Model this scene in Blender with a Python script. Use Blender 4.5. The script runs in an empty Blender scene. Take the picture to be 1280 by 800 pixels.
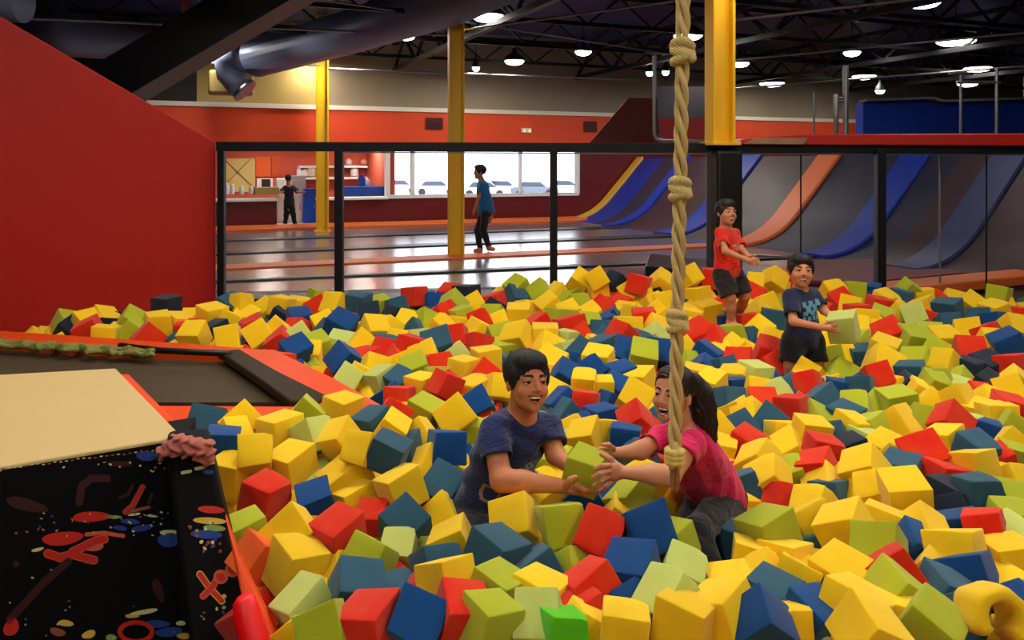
import bpy, bmesh, math, random
import numpy as np
from mathutils import Vector, Matrix, Quaternion, Euler, noise as mnoise
R = random.Random(7)
NR = np.random.RandomState(7)
sc = bpy.context.scene
COL = sc.collection
ZC = 1.33          # camera height over the nominal foam level
F = 1005.0         # focal length in pixels of the 1280 wide frame
HY = 205.0         # horizon row
SKY = 6.0; EXPO = 0.0

def P(px, py, d):                       # point at distance d whose direction is read off the photo
    return Vector(((px-640)*d/F, d, ZC-(py-HY)*d/F))
def PZ(px, py, z):                      # point on the level z
    d = (ZC-z)*F/(py-HY)
    return Vector(((px-640)*d/F, d, z))
def proj(v):
    return 640+F*v[0]/v[1], HY+F*(ZC-v[2])/v[1]

# ------------------------------------------------------------ materials
MATS = {}
def lin(c):
    c = c/255.0
    return c/12.92 if c <= 0.04045 else ((c+0.055)/1.055)**2.4
def srgb(r, g, b): return (lin(r), lin(g), lin(b), 1)
def mat(name, col, rough=0.7, metal=0.0, emit=0, bump=0.0, bscale=200, var=0.0, vscale=3, spec=0.5, coat=0, sheen=0, emcol=None, sss=0, alpha=None):
    if name in MATS: return MATS[name]
    m = bpy.data.materials.new(name); m.use_nodes = True
    nt = m.node_tree; b = nt.nodes['Principled BSDF']
    b.inputs['Base Color'].default_value = col
    b.inputs['Roughness'].default_value = rough
    b.inputs['Metallic'].default_value = metal
    b.inputs['Specular IOR Level'].default_value = spec
    b.inputs['Coat Weight'].default_value = coat
    if coat: b.inputs['Coat Roughness'].default_value = .22 if coat == .9 else .05
    b.inputs['Sheen Weight'].default_value = sheen
    if sss:
        b.inputs['Subsurface Weight'].default_value = sss
        b.inputs['Subsurface Radius'].default_value = (0.02, 0.008, 0.004)
        b.inputs['Subsurface Scale'].default_value = 0.5
    if emit:
        b.inputs['Emission Color'].default_value = emcol or col
        b.inputs['Emission Strength'].default_value = emit
    tc = None
    if var or bump:
        tc = nt.nodes.new('ShaderNodeTexCoord')
    if var:
        n = nt.nodes.new('ShaderNodeTexNoise'); n.inputs['Scale'].default_value = vscale
        n.inputs['Detail'].default_value = 5
        nt.links.new(tc.outputs['Object'], n.inputs['Vector'])
        mx = nt.nodes.new('ShaderNodeMix'); mx.data_type = 'RGBA'
        mx.inputs[6].default_value = tuple(c*(1-var) for c in col[:3])+(1,)
        mx.inputs[7].default_value = tuple(min(1, c*(1+var)) for c in col[:3])+(1,)
        nt.links.new(n.outputs['Fac'], mx.inputs[0])
        nt.links.new(mx.outputs[2], b.inputs['Base Color'])
    if bump:
        n = nt.nodes.new('ShaderNodeTexNoise'); n.inputs['Scale'].default_value = bscale
        n.inputs['Detail'].default_value = 3
        nt.links.new(tc.outputs['Object'], n.inputs['Vector'])
        bp = nt.nodes.new('ShaderNodeBump'); bp.inputs['Strength'].default_value = bump
        bp.inputs['Distance'].default_value = 0.004
        nt.links.new(n.outputs['Fac'], bp.inputs['Height'])
        nt.links.new(bp.outputs['Normal'], b.inputs['Normal'])
    MATS[name] = m
    return m

# ------------------------------------------------------------ object helpers
def tag(o, label=None, cat=None, group=None, kind=None):
    if label: o['label'] = label
    if cat: o['category'] = cat
    if group: o['group'] = group
    if kind: o['kind'] = kind
    return o
def empty(name, loc=(0, 0, 0), label=None, cat=None, group=None):
    o = bpy.data.objects.new(name, None); COL.objects.link(o); o.location = loc
    o.empty_display_size = 0.1
    return tag(o, label, cat, group)
class MB:
    """collects shapes into one mesh; world coordinates; mesh origin set on build"""
    def __init__(s): s.v = []; s.f = []; s.m = []; s.sm = []; s.mats = []; s.cur = 0; s.uv = None
    def use(s, m):
        if m not in s.mats: s.mats.append(m)
        s.cur = s.mats.index(m); return s
    def add(s, vs, fs, smooth=False):
        o = len(s.v); s.v += [tuple(v) for v in vs]
        for f in fs:
            s.f.append([o+i for i in f]); s.m.append(s.cur); s.sm.append(smooth)
        return s
    def prism(s, a, b, w, h, up=(0, 0, 1), ext=0):
        """bar from a to b with rectangular section w (sideways) x h (along up)"""
        a = Vector(a); b = Vector(b); d = (b-a).normalized(); a = a-d*ext; b = b+d*ext
        up = Vector(up)
        if abs(d.dot(up)) > .99: up = Vector((0, 1, 0))
        x = d.cross(up).normalized(); z = x.cross(d).normalized()
        vs = []
        for p in (a, b):
            for sx, sz in ((-1, -1), (1, -1), (1, 1), (-1, 1)): vs.append(p+x*sx*w/2+z*sz*h/2)
        return s.add(vs, [(3, 2, 1, 0), (4, 5, 6, 7), (0, 1, 5, 4), (1, 2, 6, 5), (2, 3, 7, 6), (3, 0, 4, 7)])
    def box(s, c, size, rz=0, bev=0):
        c = Vector(c); M = Matrix.Rotation(rz, 3, 'Z'); hx, hy, hz = [k/2 for k in size]
        if not bev:
            vs = [c+M@Vector((sx*hx, sy*hy, sz*hz)) for sz in (-1, 1) for sy in (-1, 1) for sx in (-1, 1)]
            return s.add(vs, [(0, 2, 3, 1), (4, 5, 7, 6), (0, 1, 5, 4), (2, 6, 7, 3), (0, 4, 6, 2), (1, 3, 7, 5)])
        bm = bmesh.new(); bmesh.ops.create_cube(bm, size=1)
        for v in bm.verts: v.co = Vector((v.co.x*2*hx, v.co.y*2*hy, v.co.z*2*hz))
        bmesh.ops.bevel(bm, geom=list(bm.edges), offset=bev, segments=3, affect='EDGES', profile=.5)
        return s.bm(bm, Matrix.Translation(c)@M.to_4x4(), True)
    def bm(s, bm, M=Matrix(), smooth=False):
        bm.verts.index_update()
        vs = [M@v.co for v in bm.verts]; fs = [[v.index for v in f.verts] for f in bm.faces]
        bm.free(); return s.add(vs, fs, smooth)
    def tube(s, pts, r, n=10, cap=True, smooth=True, closed=False):
        pts = [Vector(p) for p in pts]; N = len(pts)
        rs = r if isinstance(r, (list, tuple)) else [r]*N
        t0 = (pts[1]-pts[0]).normalized()
        ref = Vector((0, 0, 1)) if abs(t0.z) < .9 else Vector((1, 0, 0))
        x = t0.cross(ref).normalized(); vs = []
        for i, p in enumerate(pts):
            if closed: t = (pts[(i+1) % N]-pts[i-1]).normalized()
            else: t = (pts[min(i+1, N-1)]-pts[max(i-1, 0)]).normalized()
            x = (x-t*x.dot(t)).normalized(); y = t.cross(x)
            for k in range(n):
                a = 2*math.pi*k/n; vs.append(p+(x*math.cos(a)+y*math.sin(a))*rs[i])
        fs = []
        for i in range(N if closed else N-1):
            j = (i+1) % N
            for k in range(n):
                fs.append((i*n+k, i*n+(k+1) % n, j*n+(k+1) % n, j*n+k))
        if cap and not closed:
            fs.append(tuple(range(n-1, -1, -1))); fs.append(tuple((N-1)*n+k for k in range(n)))
        return s.add(vs, fs, smooth)
    def lathe(s, c, prof, n=24, smooth=True):
        """prof: list of (r, z)"""
        c = Vector(c); vs = []; fs = []
        for r, z in prof:
            for k in range(n):
                a = 2*math.pi*k/n; vs.append(c+Vector((r*math.cos(a), r*math.sin(a), z)))
        for i in range(len(prof)-1):
            for k in range(n): fs.append((i*n+k, i*n+(k+1) % n, (i+1)*n+(k+1) % n, (i+1)*n+k))
        fs.append(tuple(range(n-1, -1, -1))); fs.append(tuple((len(prof)-1)*n+k for k in range(n)))
        return s.add(vs, fs, smooth)
    def slab(s, top, th, bev=0.02, seg=3, dirn=(0, 0, -1)):
        """polygon of top points extruded along dirn by th, rounded edges"""
        bm = bmesh.new(); dv = Vector(dirn)*th
        a = [bm.verts.new(Vector(p)) for p in top]; b = [bm.verts.new(Vector(p)+dv) for p in top]
        n = len(a); ft = bm.faces.new(a); bm.faces.new(b[::-1])
        for i in range(n): bm.faces.new((a[i], b[i], b[(i+1) % n], a[(i+1) % n]))
        bmesh.ops.recalc_face_normals(bm, faces=bm.faces)
        if bev:
            bmesh.ops.bevel(bm, geom=list(bm.edges), offset=bev, segments=seg, affect='EDGES', profile=.5, clamp_overlap=True)
        return s.bm(bm, Matrix(), bev > 0)
    def build(s, name, parent=None, label=None, cat=None, group=None, kind=None, m=None, flat=False, origin=None):
        if m is not None: s.mats = [m]; s.m = [0]*len(s.f)
        if origin is None:
            A = np.array(s.v); lo = A.min(0); hi = A.max(0)
            origin = Vector(((lo[0]+hi[0])/2, (lo[1]+hi[1])/2, lo[2]))
            if parent is not None: origin = Vector(parent.matrix_world.translation) if parent.parent is None else origin
            if parent is not None and parent.type == 'EMPTY': origin = Vector(parent.location)
            elif parent is not None: origin = Vector(parent['_o']) if '_o' in parent else Vector((0, 0, 0))
        origin = Vector(origin)
        me = bpy.data.meshes.new(name)
        me.from_pydata([tuple(Vector(v)-origin) for v in s.v], [], s.f)
        for mm in s.mats: me.materials.append(mm)
        me.polygons.foreach_set('material_index', s.m)
        me.polygons.foreach_set('use_smooth', [False]*len(s.f) if flat else s.sm)
        me.update()
        o = bpy.data.objects.new(name, me); COL.objects.link(o)
        if any(s.sm) and len(s.f) < 2000:
            w_ = o.modifiers.new('wn', 'WEIGHTED_NORMAL'); w_.weight = 100; w_.mode = 'FACE_AREA'; w_.keep_sharp = True
        if parent is not None: o.parent = parent
        else: o.location = origin
        o['_o'] = tuple(origin)
        return tag(o, label, cat, group, kind)
def smooth_by_angle(o, ang=40):
    me = o.data
    me.polygons.foreach_set('use_smooth', [True]*len(me.polygons))
    try: me.set_sharp_from_angle(angle=math.radians(ang))
    except Exception: pass

# ------------------------------------------------------------ implicit bodies (smooth union of tapered limbs, meshed)
def a3(v): return np.array(v, dtype=np.float32)
class SD:
    def __init__(s): s.p = []; s.subs = []; s.cuts = []; s.disp = None; s.basis = None; s.late = False; s.npost = set()
    def _w(s, v):
        if s.basis is None: return a3(v)
        o, M, k = s.basis
        return a3(o)+k*(M@a3(v))
    def cap(s, a, b, ra, rb=None, k=0.02, m=0):
        if rb is None: rb = ra
        sc_ = s.basis[2] if s.basis else 1.0
        s.p.append(('c', s._w(a), s._w(b), ra*sc_, rb*sc_, k*sc_, m))
        if s.late: s.npost.add(id(s.p[-1]))
        return s
    def clip(s, a, b, ra, rb, k=0.02, m=0, off=0.0):
        """tapered limb cut off square at its far end b"""
        s.cap(a, b, ra, rb, k, m); q = s.p[-1]; n = q[2]-q[1]; n = n/np.linalg.norm(n)
        s.p[-1] = q[:7]+(n.astype(np.float32), off); return s
    def chain(s, pts, rs, k=0.02, m=0):
        if not isinstance(rs, (list, tuple)): rs = [rs]*len(pts)
        for i in range(len(pts)-1): s.cap(pts[i], pts[i+1], rs[i], rs[i+1], k, m)
        return s
    def ell(s, c, r, rot=None, k=0.02, m=0, sub=False, fn=None):
        if rot is None: rot = np.eye(3, dtype=np.float32)
        rot = np.array(rot, dtype=np.float32)
        sc_ = s.basis[2] if s.basis else 1.0
        if s.basis is not None: rot = s.basis[1]@rot
        e = ('e', s._w(c), np.array(r, dtype=np.float32)*sc_, rot, None, k*sc_, m, fn, s.basis)
        (s.subs if sub else s.p).append(e)
        if s.late: s.npost.add(id(e))
        return s
    def capsub(s, a, b, ra, rb, k=0.004, m=None):
        sc_ = s.basis[2] if s.basis else 1.0
        s.subs.append(('c', s._w(a), s._w(b), ra*sc_, rb*sc_, k*sc_, m)); return s
    @staticmethod
    def ev(q, X):
        if q[0] == 'c':
            _, a, b, ra, rb = q[:5]; ba = b-a; L = float(ba@ba)+1e-12
            h = np.clip(((X-a)@ba)/L, 0, 1)
            d = X-a-h[:, None]*ba
            d = np.sqrt((d*d).sum(1))-(ra+(rb-ra)*h)
            if len(q) > 7 and q[7] is not None:
                d = np.maximum(d, (X-b)@q[7]-q[8])
            return d
        _, c, r, rot = q[:4]
        l = (X-c)@rot
        k0 = np.sqrt(((l/r)**2).sum(1)); k1 = np.sqrt(((l/(r*r))**2).sum(1))+1e-9
        d = k0*(k0-1)/k1
        if q[7] is not None:
            o, M, sc_ = q[8]
            L = ((X-a3(o))@M)/sc_
            d = np.maximum(d, q[7](L)*sc_)
        return d
    @staticmethod
    def center(q):
        if q[0] == 'c': return (q[1]+q[2])/2, float(np.linalg.norm(q[1]-q[2]))/2+max(q[3], q[4])
        return q[1], float(max(q[2]))
    def value(s, X, ps, subs):
        d = None
        post = [q for q in ps if id(q) in s.npost]; ps = [q for q in ps if id(q) not in s.npost]
        for q in ps:
            e = s.ev(q, X)
            if d is None: d = e; continue
            k = q[5]
            if k <= 1e-6: d = np.minimum(d, e)
            else:
                h = np.clip(0.5+0.5*(d-e)/k, 0, 1)
                d = d*(1-h)+e*h-k*h*(1-h)
        if d is None: d = np.full(len(X), 1.0, dtype=np.float32)
        for q in subs:
            e = -s.ev(q, X); k = max(q[5], 1e-4)
            h = np.clip(0.5-0.5*(d-e)/k, 0, 1)
            d = d*(1-h)+e*h+k*h*(1-h)
        for q in post:
            e = s.ev(q, X); k = q[5]
            if k <= 1e-6: d = np.minimum(d, e)
            else:
                h = np.clip(0.5+0.5*(d-e)/k, 0, 1); d = d*(1-h)+e*h-k*h*(1-h)
        for f in s.cuts: d = np.maximum(d, f(X))
        if s.disp is not None: d = d+s.disp(X)
        return d
    def mesh(s, vox):
        lo = np.full(3, 1e9); hi = -lo
        for q in s.p:
            c, r = s.center(q)
            if q[0] == 'c':
                for e, rr in ((q[1], q[3]), (q[2], q[4])): lo = np.minimum(lo, e-rr); hi = np.maximum(hi, e+rr)
            else: lo = np.minimum(lo, c-r); hi = np.maximum(hi, c+r)
        lo = lo-0.02-vox*2; hi = hi+0.02+vox*2
        B = 12
        nb = np.ceil((hi-lo)/vox/B).astype(int)
        n = nb*B
        G = np.full(tuple(n), 1.0, dtype=np.float32)
        cen = np.stack(np.meshgrid(*[(np.arange(nb[i])+.5)*B*vox+lo[i] for i in range(3)], indexing='ij'), -1).reshape(-1, 3).astype(np.float32)
        Rb = B*vox*0.87+vox
        D = np.stack([s.ev(q[:7]+(None, None) if q[0] == 'e' else q, cen) for q in s.p], 1)
        near = D < (Rb+0.03)
        mind = D.min(1)
        l = (np.stack(np.meshgrid(*[np.arange(B)]*3, indexing='ij'), -1).reshape(-1, 3)*vox).astype(np.float32)
        idx = np.stack(np.unravel_index(np.arange(len(cen)), tuple(nb)), 1)
        hascut = bool(s.cuts or s.subs)
        for bi in np.nonzero(near.any(1))[0]:
            i, j, k = idx[bi]*B
            if mind[bi] < -Rb*1.8 and not hascut:
                G[i:i+B, j:j+B, k:k+B] = -1; continue
            X = (l+a3(lo)+a3((i, j, k))*vox).astype(np.float32)
            ps = [s.p[t] for t in np.nonzero(near[bi])[0]]
            G[i:i+B, j:j+B, k:k+B] = s.value(X, ps, s.subs).reshape(B, B, B)
        # surface nets
        S = G < 0
        c = np.zeros(tuple(n-1), dtype=np.int8)
        for dx in (0, 1):
            for dy in (0, 1):
                for dz in (0, 1):
                    c += S[dx:n[0]-1+dx, dy:n[1]-1+dy, dz:n[2]-1+dz]
        act = (c > 0) & (c < 8)
        ids = np.full(act.shape, -1, dtype=np.int64)
        A = np.argwhere(act); ids[act] = np.arange(len(A))
        pos = np.zeros((len(A), 3)); cnt = np.zeros(len(A))
        cor = [(x, y, z) for x in (0, 1) for y in (0, 1) for z in (0, 1)]
        for a in cor:
            for ax in range(3):
                if a[ax]: continue
                b = list(a); b[ax] = 1
                ga = G[A[:, 0]+a[0], A[:, 1]+a[1], A[:, 2]+a[2]]; gb = G[A[:, 0]+b[0], A[:, 1]+b[1], A[:, 2]+b[2]]
                m = (ga < 0) != (gb < 0)
                t = np.where(m, ga/np.where(m, ga-gb, 1), 0)
                for k in range(3):
                    pos[:, k] += np.where(m, a[k]+(t if k == ax else 0), 0)
                cnt += m
        pos = pos/cnt[:, None]
        V = (A+pos)*vox+lo
        quads = []
        for ax in range(3):
            u, w = [(1, 2), (2, 0), (0, 1)][ax]
            sl0 = [slice(None)]*3; sl1 = [slice(None)]*3
            sl0[ax] = slice(0, -1); sl1[ax] = slice(1, None)
            e = S[tuple(sl0)] != S[tuple(sl1)]
            E = np.argwhere(e)
            E = E[(E[:, u] > 0) & (E[:, w] > 0) & (E[:, u] < n[u]-1) & (E[:, w] < n[w]-1) & (E[:, ax] < n[ax]-1)]
            def g(du, dw):
                Q = E.copy(); Q[:, u] -= du; Q[:, w] -= dw
                return ids[Q[:, 0], Q[:, 1], Q[:, 2]]
            q = np.stack([g(1, 1), g(0, 1), g(0, 0), g(1, 0)], 1)
            ins = S[E[:, 0], E[:, 1], E[:, 2]]
            q[~ins] = q[~ins][:, ::-1]
            quads.append(q)
        Q = np.concatenate(quads); Q = Q[(Q >= 0).all(1)]
        # material from the nearest primitive
        C = V[Q].mean(1).astype(np.float32)
        best = np.full(len(C), 1e9, dtype=np.float32); mi = np.zeros(len(C), dtype=np.int32)
        ms = set(q[6] for q in s.p)
        if len(ms) > 1 or any(q[6] is not None for q in s.subs):
            for q in s.p:
                cc, rr = s.center(q)
                sel = ((C-cc)**2).sum(1) < (rr+0.05)**2
                if not sel.any(): continue
                e = s.ev(q, C[sel])
                bb = best[sel]; mm = mi[sel]; ok = e < bb
                bb[ok] = e[ok]; mm[ok] = q[6]; best[sel] = bb; mi[sel] = mm
            for q in s.subs:
                if q[6] is None: continue
                e = np.abs(s.ev(q, C)); ok = (e < vox*0.7) & (best < -vox*1.6)
                mi[ok] = q[6]
        elif ms: mi[:] = list(ms)[0]
        return V, Q, mi
    def build(s, name, vox, mats, parent, paint=None):
        V, Q, mi = s.mesh(vox)
        if paint is not None: mi = paint(V[Q].mean(1), mi)
        o0 = np.array(parent.location)
        me = bpy.data.meshes.new(name)
        me.from_pydata((V-o0).tolist(), [], Q.tolist())
        for m in mats: me.materials.append(m)
        me.polygons.foreach_set('material_index', mi.tolist())
        me.polygons.foreach_set('use_smooth', [True]*len(Q))
        me.update()
        o = bpy.data.objects.new(name, me); COL.objects.link(o); o.parent = parent
        return o
# ------------------------------------------------------------ hall frame: the back wall and everything square to it
E1 = Vector((.9266, .3762, 0)); NV = Vector((.3762, -.9266, 0)); W0 = Vector((0, 17.3, 0))
ZF = ZC-1.25                                    # court floor level
RZ = math.atan2(E1.y, E1.x)
def UV(u, v, z): return W0+E1*u+NV*v+Vector((0, 0, z))
def u_at(px, v=0.0):                            # u of the point seen in column px on the plane v
    t = (px-640)/F; b = W0+NV*v
    return (t*b.y-b.x)/(E1.x-t*E1.y)
def z_at(px, py, v=0.0):
    u = u_at(px, v); p = UV(u, v, 0)
    return ZC-(py-HY)*p.y/F
m_redwall = mat('red_wall_paint', srgb(226, 70, 18), .55, var=.08, vscale=1.5)
m_greywall = mat('grey_wall_paint', srgb(150, 132, 108), .7, var=.12, vscale=.8)
m_tanwall = mat('tan_wall_paint', srgb(176, 150, 84), .7, var=.1, vscale=1)
m_trim = mat('cream_trim', srgb(232, 222, 205), .5)
m_maroon = mat('maroon_panel', srgb(104, 18, 20), .45, var=.1)
m_white = mat('white_paint', srgb(235, 235, 235), .5)
m_black = mat('black_frame_paint', srgb(13, 14, 20), .5, spec=.25)
m_blackpad = mat('black_vinyl_pad', srgb(12, 12, 15), .4)
m_dark = mat('dark_wall_paint', srgb(40, 36, 36), .8, var=.2)
m_deck = mat('dark_roof_deck', srgb(56, 66, 112), .6, var=.6, vscale=2.5)
m_steel = mat('dark_roof_steel', srgb(20, 21, 28), .5, metal=.3)
m_pipe = mat('galvanised_pipe', srgb(150, 150, 155), .35, metal=.8)
m_duct = mat('galvanised_duct', srgb(120, 128, 160), .45, metal=.25, var=.15, vscale=2)
m_yellowcol = mat('yellow_column_paint', srgb(240, 186, 18), .45, var=.08, vscale=2, bump=.1, bscale=40)
m_orange = mat('orange_pad_vinyl', srgb(226, 110, 48), .5, var=.08, vscale=2)
m_orangered = mat('orange_red_vinyl', srgb(228, 72, 12), .5, spec=.25, var=.07, vscale=3)
m_redvinyl = mat('red_vinyl', srgb(176, 28, 16), .4, var=.1)
m_coral = mat('coral_wall_paint', srgb(214, 96, 70), .7, var=.15, vscale=2)
m_blue = mat('blue_paint', srgb(18, 70, 170), .4)
m_bluewall = mat('blue_wall_paint', srgb(24, 74, 205), .6, var=.1)
m_lav = mat('pale_lavender_tile', srgb(176, 184, 214), .35)
m_glossfloor = mat('glossy_dark_mat', srgb(104, 98, 106), .26, var=.25, vscale=1.2, spec=1.0, coat=.9)
m_darkpad = mat('dark_frame_pad', srgb(22, 20, 24), .35)

# --- back wall: one mesh pierced by the kitchen opening and the window strip
zt, zb = ZC+1.157, ZC+1.07
ztop = ZC+2.75
zo = ZC+.40                                     # head of the openings
uL, uR = -16.0, 16.0
uo0, uo1 = u_at(250), u_at(484)                 # kitchen opening
uw0, uw1 = u_at(484.5), u_at(723)               # windows
zs = z_at(600, 244)
def wallquad(mb, u0, u1, z0, z1, v=0, th=.2):
    mb.slab([UV(u0, v, z0), UV(u1, v, z0), UV(u1, v, z1), UV(u0, v, z1)], th, 0, dirn=-NV)
w = MB()
w.use(m_redwall); wallquad(w, uL, uR, zo, zb)
w.use(m_tanwall); wallquad(w, u_at(246), u_at(400), zt, ztop)
w.use(m_dark); wallquad(w, uL, u_at(246), zt, ztop)
w.use(m_greywall); wallquad(w, u_at(400), uR, zt, ztop)
w.use(m_redwall); wallquad(w, uL, uo0, ZF, zo)
w.use(m_maroon); wallquad(w, uw1, uR, ZF, zo)
w.use(m_maroon); wallquad(w, u_at(397), uw1, ZF, zs-.03); wallquad(w, uo0, u_at(346), ZF, zs-.03)
w.build('wall_back', kind='structure', flat=True)
w = MB().use(m_trim); wallquad(w, uL, uR, zb, zt, v=.04, th=.24)
w.build('trim_1', kind='structure', flat=True)
w = MB().use(m_white)
for a, b in ((uo0, u_at(346)), (u_at(397), u_at(484))):
    w.slab([UV(a, .12, zs), UV(b, .12, zs), UV(b, -.32, zs), UV(a, -.32, zs)], .05, .01)
w.build('serving_counter_top', None, 'white counter top on the maroon serving walls of the kitchen', 'counter top')
w = MB().use(m_orange)
w.slab([UV(u_at(250), .10, ZF+.1), UV(u_at(745, .1), .10, ZF+.1), UV(u_at(745, .5), .5, ZF+.06), UV(u_at(250, .5), .5, ZF+.06)], .08, .02)
w.build('long_edge_pad', None, 'long orange pad along the foot of the maroon back wall', 'floor pad')
# windows
w = MB().use(m_white)
for px, ww in ((484.5, .09), (516, .07), (577, .09), (651, .05), (722.5, .06)):
    u = u_at(px); w.slab([UV(u-ww/2, .03, zs), UV(u+ww/2, .03, zs), UV(u+ww/2, .03, zo), UV(u-ww/2, .03, zo)], .12, 0, dirn=-NV)
w.slab([UV(uw0, .03, zs-.04), UV(uw1, .03, zs-.04), UV(uw1, .03, zs+.03), UV(uw0, .03, zs+.03)], .2, 0, dirn=-NV)
wf = w.build('window_1', kind='structure', flat=True)
mg = bpy.data.materials.new('window_glass'); mg.use_nodes = True
nt = mg.node_tree; nt.nodes.clear(); out = nt.nodes.new('ShaderNodeOutputMaterial')
tr = nt.nodes.new('ShaderNodeBsdfTransparent'); gl = nt.nodes.new('ShaderNodeBsdfGlossy'); gl.inputs['Roughness'].default_value = .02
mx = nt.nodes.new('ShaderNodeMixShader'); mx.inputs[0].default_value = .06
nt.links.new(tr.outputs[0], mx.inputs[1]); nt.links.new(gl.outputs[0], mx.inputs[2]); nt.links.new(mx.outputs[0], out.inputs[0])
w = MB().use(mg); w.add([UV(uw0, -.05, zs), UV(uw1, -.05, zs), UV(uw1, -.05, zo), UV(uw0, -.05, zo)], [(0, 1, 2, 3)])
w.build('pane', wf)
# exterior ground and parked cars outside
m_asph = mat('pale_asphalt', srgb(190, 195, 205), .8)
w = MB().use(m_asph); zg = ZC-2.9
w.add([(-60, 24, zg), (60, 34, zg), (90, 120, zg), (-90, 120, zg)], [(0, 1, 2, 3)])
w.build('ground_outside', kind='structure')
def car(px, d, col, label):
    c = P(px, 244, d); c.z = zg
    e = empty('car', c, label, 'car', 'cars parked outside the windows')
    def prof(pts, w_, m, name, rd=.08):
        mb = MB().use(m); mb.slab([Vector((c.x+x, c.y-w_/2, zg+z)) for x, z in pts], w_, rd, 2, dirn=(0, 1, 0)); mb.build(name, e)
    prof([(-2.1, .3), (2.1, .3), (2.1, .75), (1.2, .88), (-1.7, .9), (-2.1, .8)], 1.7, mat('car_'+str(col), col, .3, coat=.5), 'body')
    prof([(-1.5, .85), (1.1, .85), (.5, 1.32), (-1.0, 1.35)], 1.5, mat('car_glass', srgb(50, 60, 75), .1), 'cabin')
    for sx in (-1.3, 1.3):
        mb = MB().use(m_blackpad); mb.tube([(c.x+sx, c.y-.9, zg+.33), (c.x+sx, c.y-.6, zg+.33)], .33, 16); mb.build('wheel', e)
car(500, 79, srgb(205, 208, 214), 'silver car parked outside, seen through the leftmost window pane')
car(546, 75, srgb(235, 238, 240), 'white car parked outside left of the second yellow column')
car(606, 70, srgb(226, 230, 236), 'pale car parked outside beside the blue-shirted boy')
car(628, 76, srgb(150, 155, 165), 'grey car parked outside, right of the blue-shirted boy')
car(668, 72, srgb(90, 96, 105), 'dark car parked outside behind the right windows')
car(706, 77, srgb(200, 204, 212), 'light grey car parked outside at the right end of the windows')

# --- kitchen behind the serving opening
kd = -2.4
def ku(px): return u_at(px, kd)
def kz(px, py): return z_at(px, py, kd)
w = MB().use(m_coral); wallquad(w, ku(200), ku(492), ZF, ztop, v=kd, th=.1)
wallquad(w, u_at(492), u_at(492)+.08, ZF, ztop, v=-.2, th=.01)
w.slab([UV(u_at(486)+.05, -.2, ZF), UV(u_at(486)+.05, kd, ZF), UV(u_at(486)+.05, kd, ztop), UV(u_at(486)+.05, -.2, ztop)], .08, 0, dirn=E1)
w.slab([UV(ku(200), -.2, ZF), UV(ku(200), kd, ZF), UV(ku(200), kd, ztop), UV(ku(200), -.2, ztop)], .08, 0, dirn=-E1)
w.build('wall_kitchen', kind='structure', flat=True)
w = MB().use(m_lav); w.slab([UV(ku(200), 0, ZF+.02), UV(u_at(487), 0, ZF+.02), UV(u_at(487), kd, ZF+.02), UV(ku(200), kd, ZF+.02)], .02, 0)
w.build('floor_kitchen', kind='structure', flat=True)
w = MB().use(m_tanwall); w.slab([UV(ku(200), -.2, zo+.25), UV(u_at(490), -.2, zo+.25), UV(u_at(490), kd, zo+.25), UV(ku(200), kd, zo+.25)], .05, 0)
w.build('ceiling_kitchen', kind='structure', flat=True)
def panel(name, x0, x1, y0, y1, m, label, cat, off=.04, th=.04, group=None, bev=.005):
    v = kd+off
    mb = MB().use(m); mb.slab([UV(u_at(x0, v), v, z_at(x0, y1, v)), UV(u_at(x1, v), v, z_at(x1, y1, v)), UV(u_at(x1, v), v, z_at(x1, y0, v)), UV(u_at(x0, v), v, z_at(x0, y0, v))], th, bev, 2, dirn=-NV)
    return mb.build(name, None, label, cat, group)
m_board = mat('tan_plywood', srgb(226, 200, 120), .6, var=.08)
bd = panel('wall_board', 279, 319, 198, 240, m_board, 'tan board crossed by two thin dark lines behind the serving counter', 'board')
v = kd+.055; mb = MB().use(m_dark)
for a, b in (((280, 199), (319, 236)), ((313, 199), (280, 232))):
    mb.prism(UV(u_at(a[0], v), v, z_at(a[0], a[1], v)), UV(u_at(b[0], v), v, z_at(b[0], b[1], v)), .012, .012)
mb.build('cross_line', bd)
panel('wall_panel', 320, 338, 196, 221, mat('orange_board', srgb(236, 96, 30), .6), 'bright orange wall panel right of the tan crossed board', 'wall panel')
panel('wall_panel', 339, 352, 196, 221, mat('orange_board2', srgb(214, 84, 40), .6), 'narrow dull orange wall panel in the kitchen', 'wall panel')
for x0, x1, y0, y1, lb in ((321, 341, 223, 236, 'white framed screen with a dark picture on the kitchen wall'),):
    f = panel('wall_screen', x0, x1, y0, y1, m_white, lb, 'screen', .1, .06)
    v = kd+.11; mb = MB().use(m_dark); mb.slab([UV(u_at(x0+6, v), v, z_at(x0, y1-2, v)), UV(u_at(x1-3, v), v, z_at(x1, y1-2, v)), UV(u_at(x1-3, v), v, z_at(x1, y0+1, v)), UV(u_at(x0+6, v), v, z_at(x0, y0+1, v))], .01, 0, dirn=-NV); mb.build('picture', f)
for x0, x1, yy, lb in ((374, 460, 207, 'upper white wall shelf in the kitchen'), (368, 460, 221.5, 'lower white wall shelf in the kitchen')):
    v = kd+.3; z = z_at(400, yy, v)
    mb = MB().use(m_white); mb.slab([UV(u_at(x0, v), v, z), UV(u_at(x1, v), v, z), UV(u_at(x1, v), kd, z), UV(u_at(x0, v), kd, z)], .05, .005); mb.build('wall_shelf', None, lb, 'shelf')
shelf = []
def jar(px, py, w_, h_, m, label, cat='container', v=kd+.18, name='container'):
    u = u_at(px, v); z = z_at(px, py, v); c = UV(u, v, z)
    mb = MB().use(m); r = w_/2
    mb.lathe(c, [(r*.85, 0), (r, .02), (r, h_*.7), (r*.6, h_*.85), (r*.6, h_)], 14); mb.build(name, None, label, cat)
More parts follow.
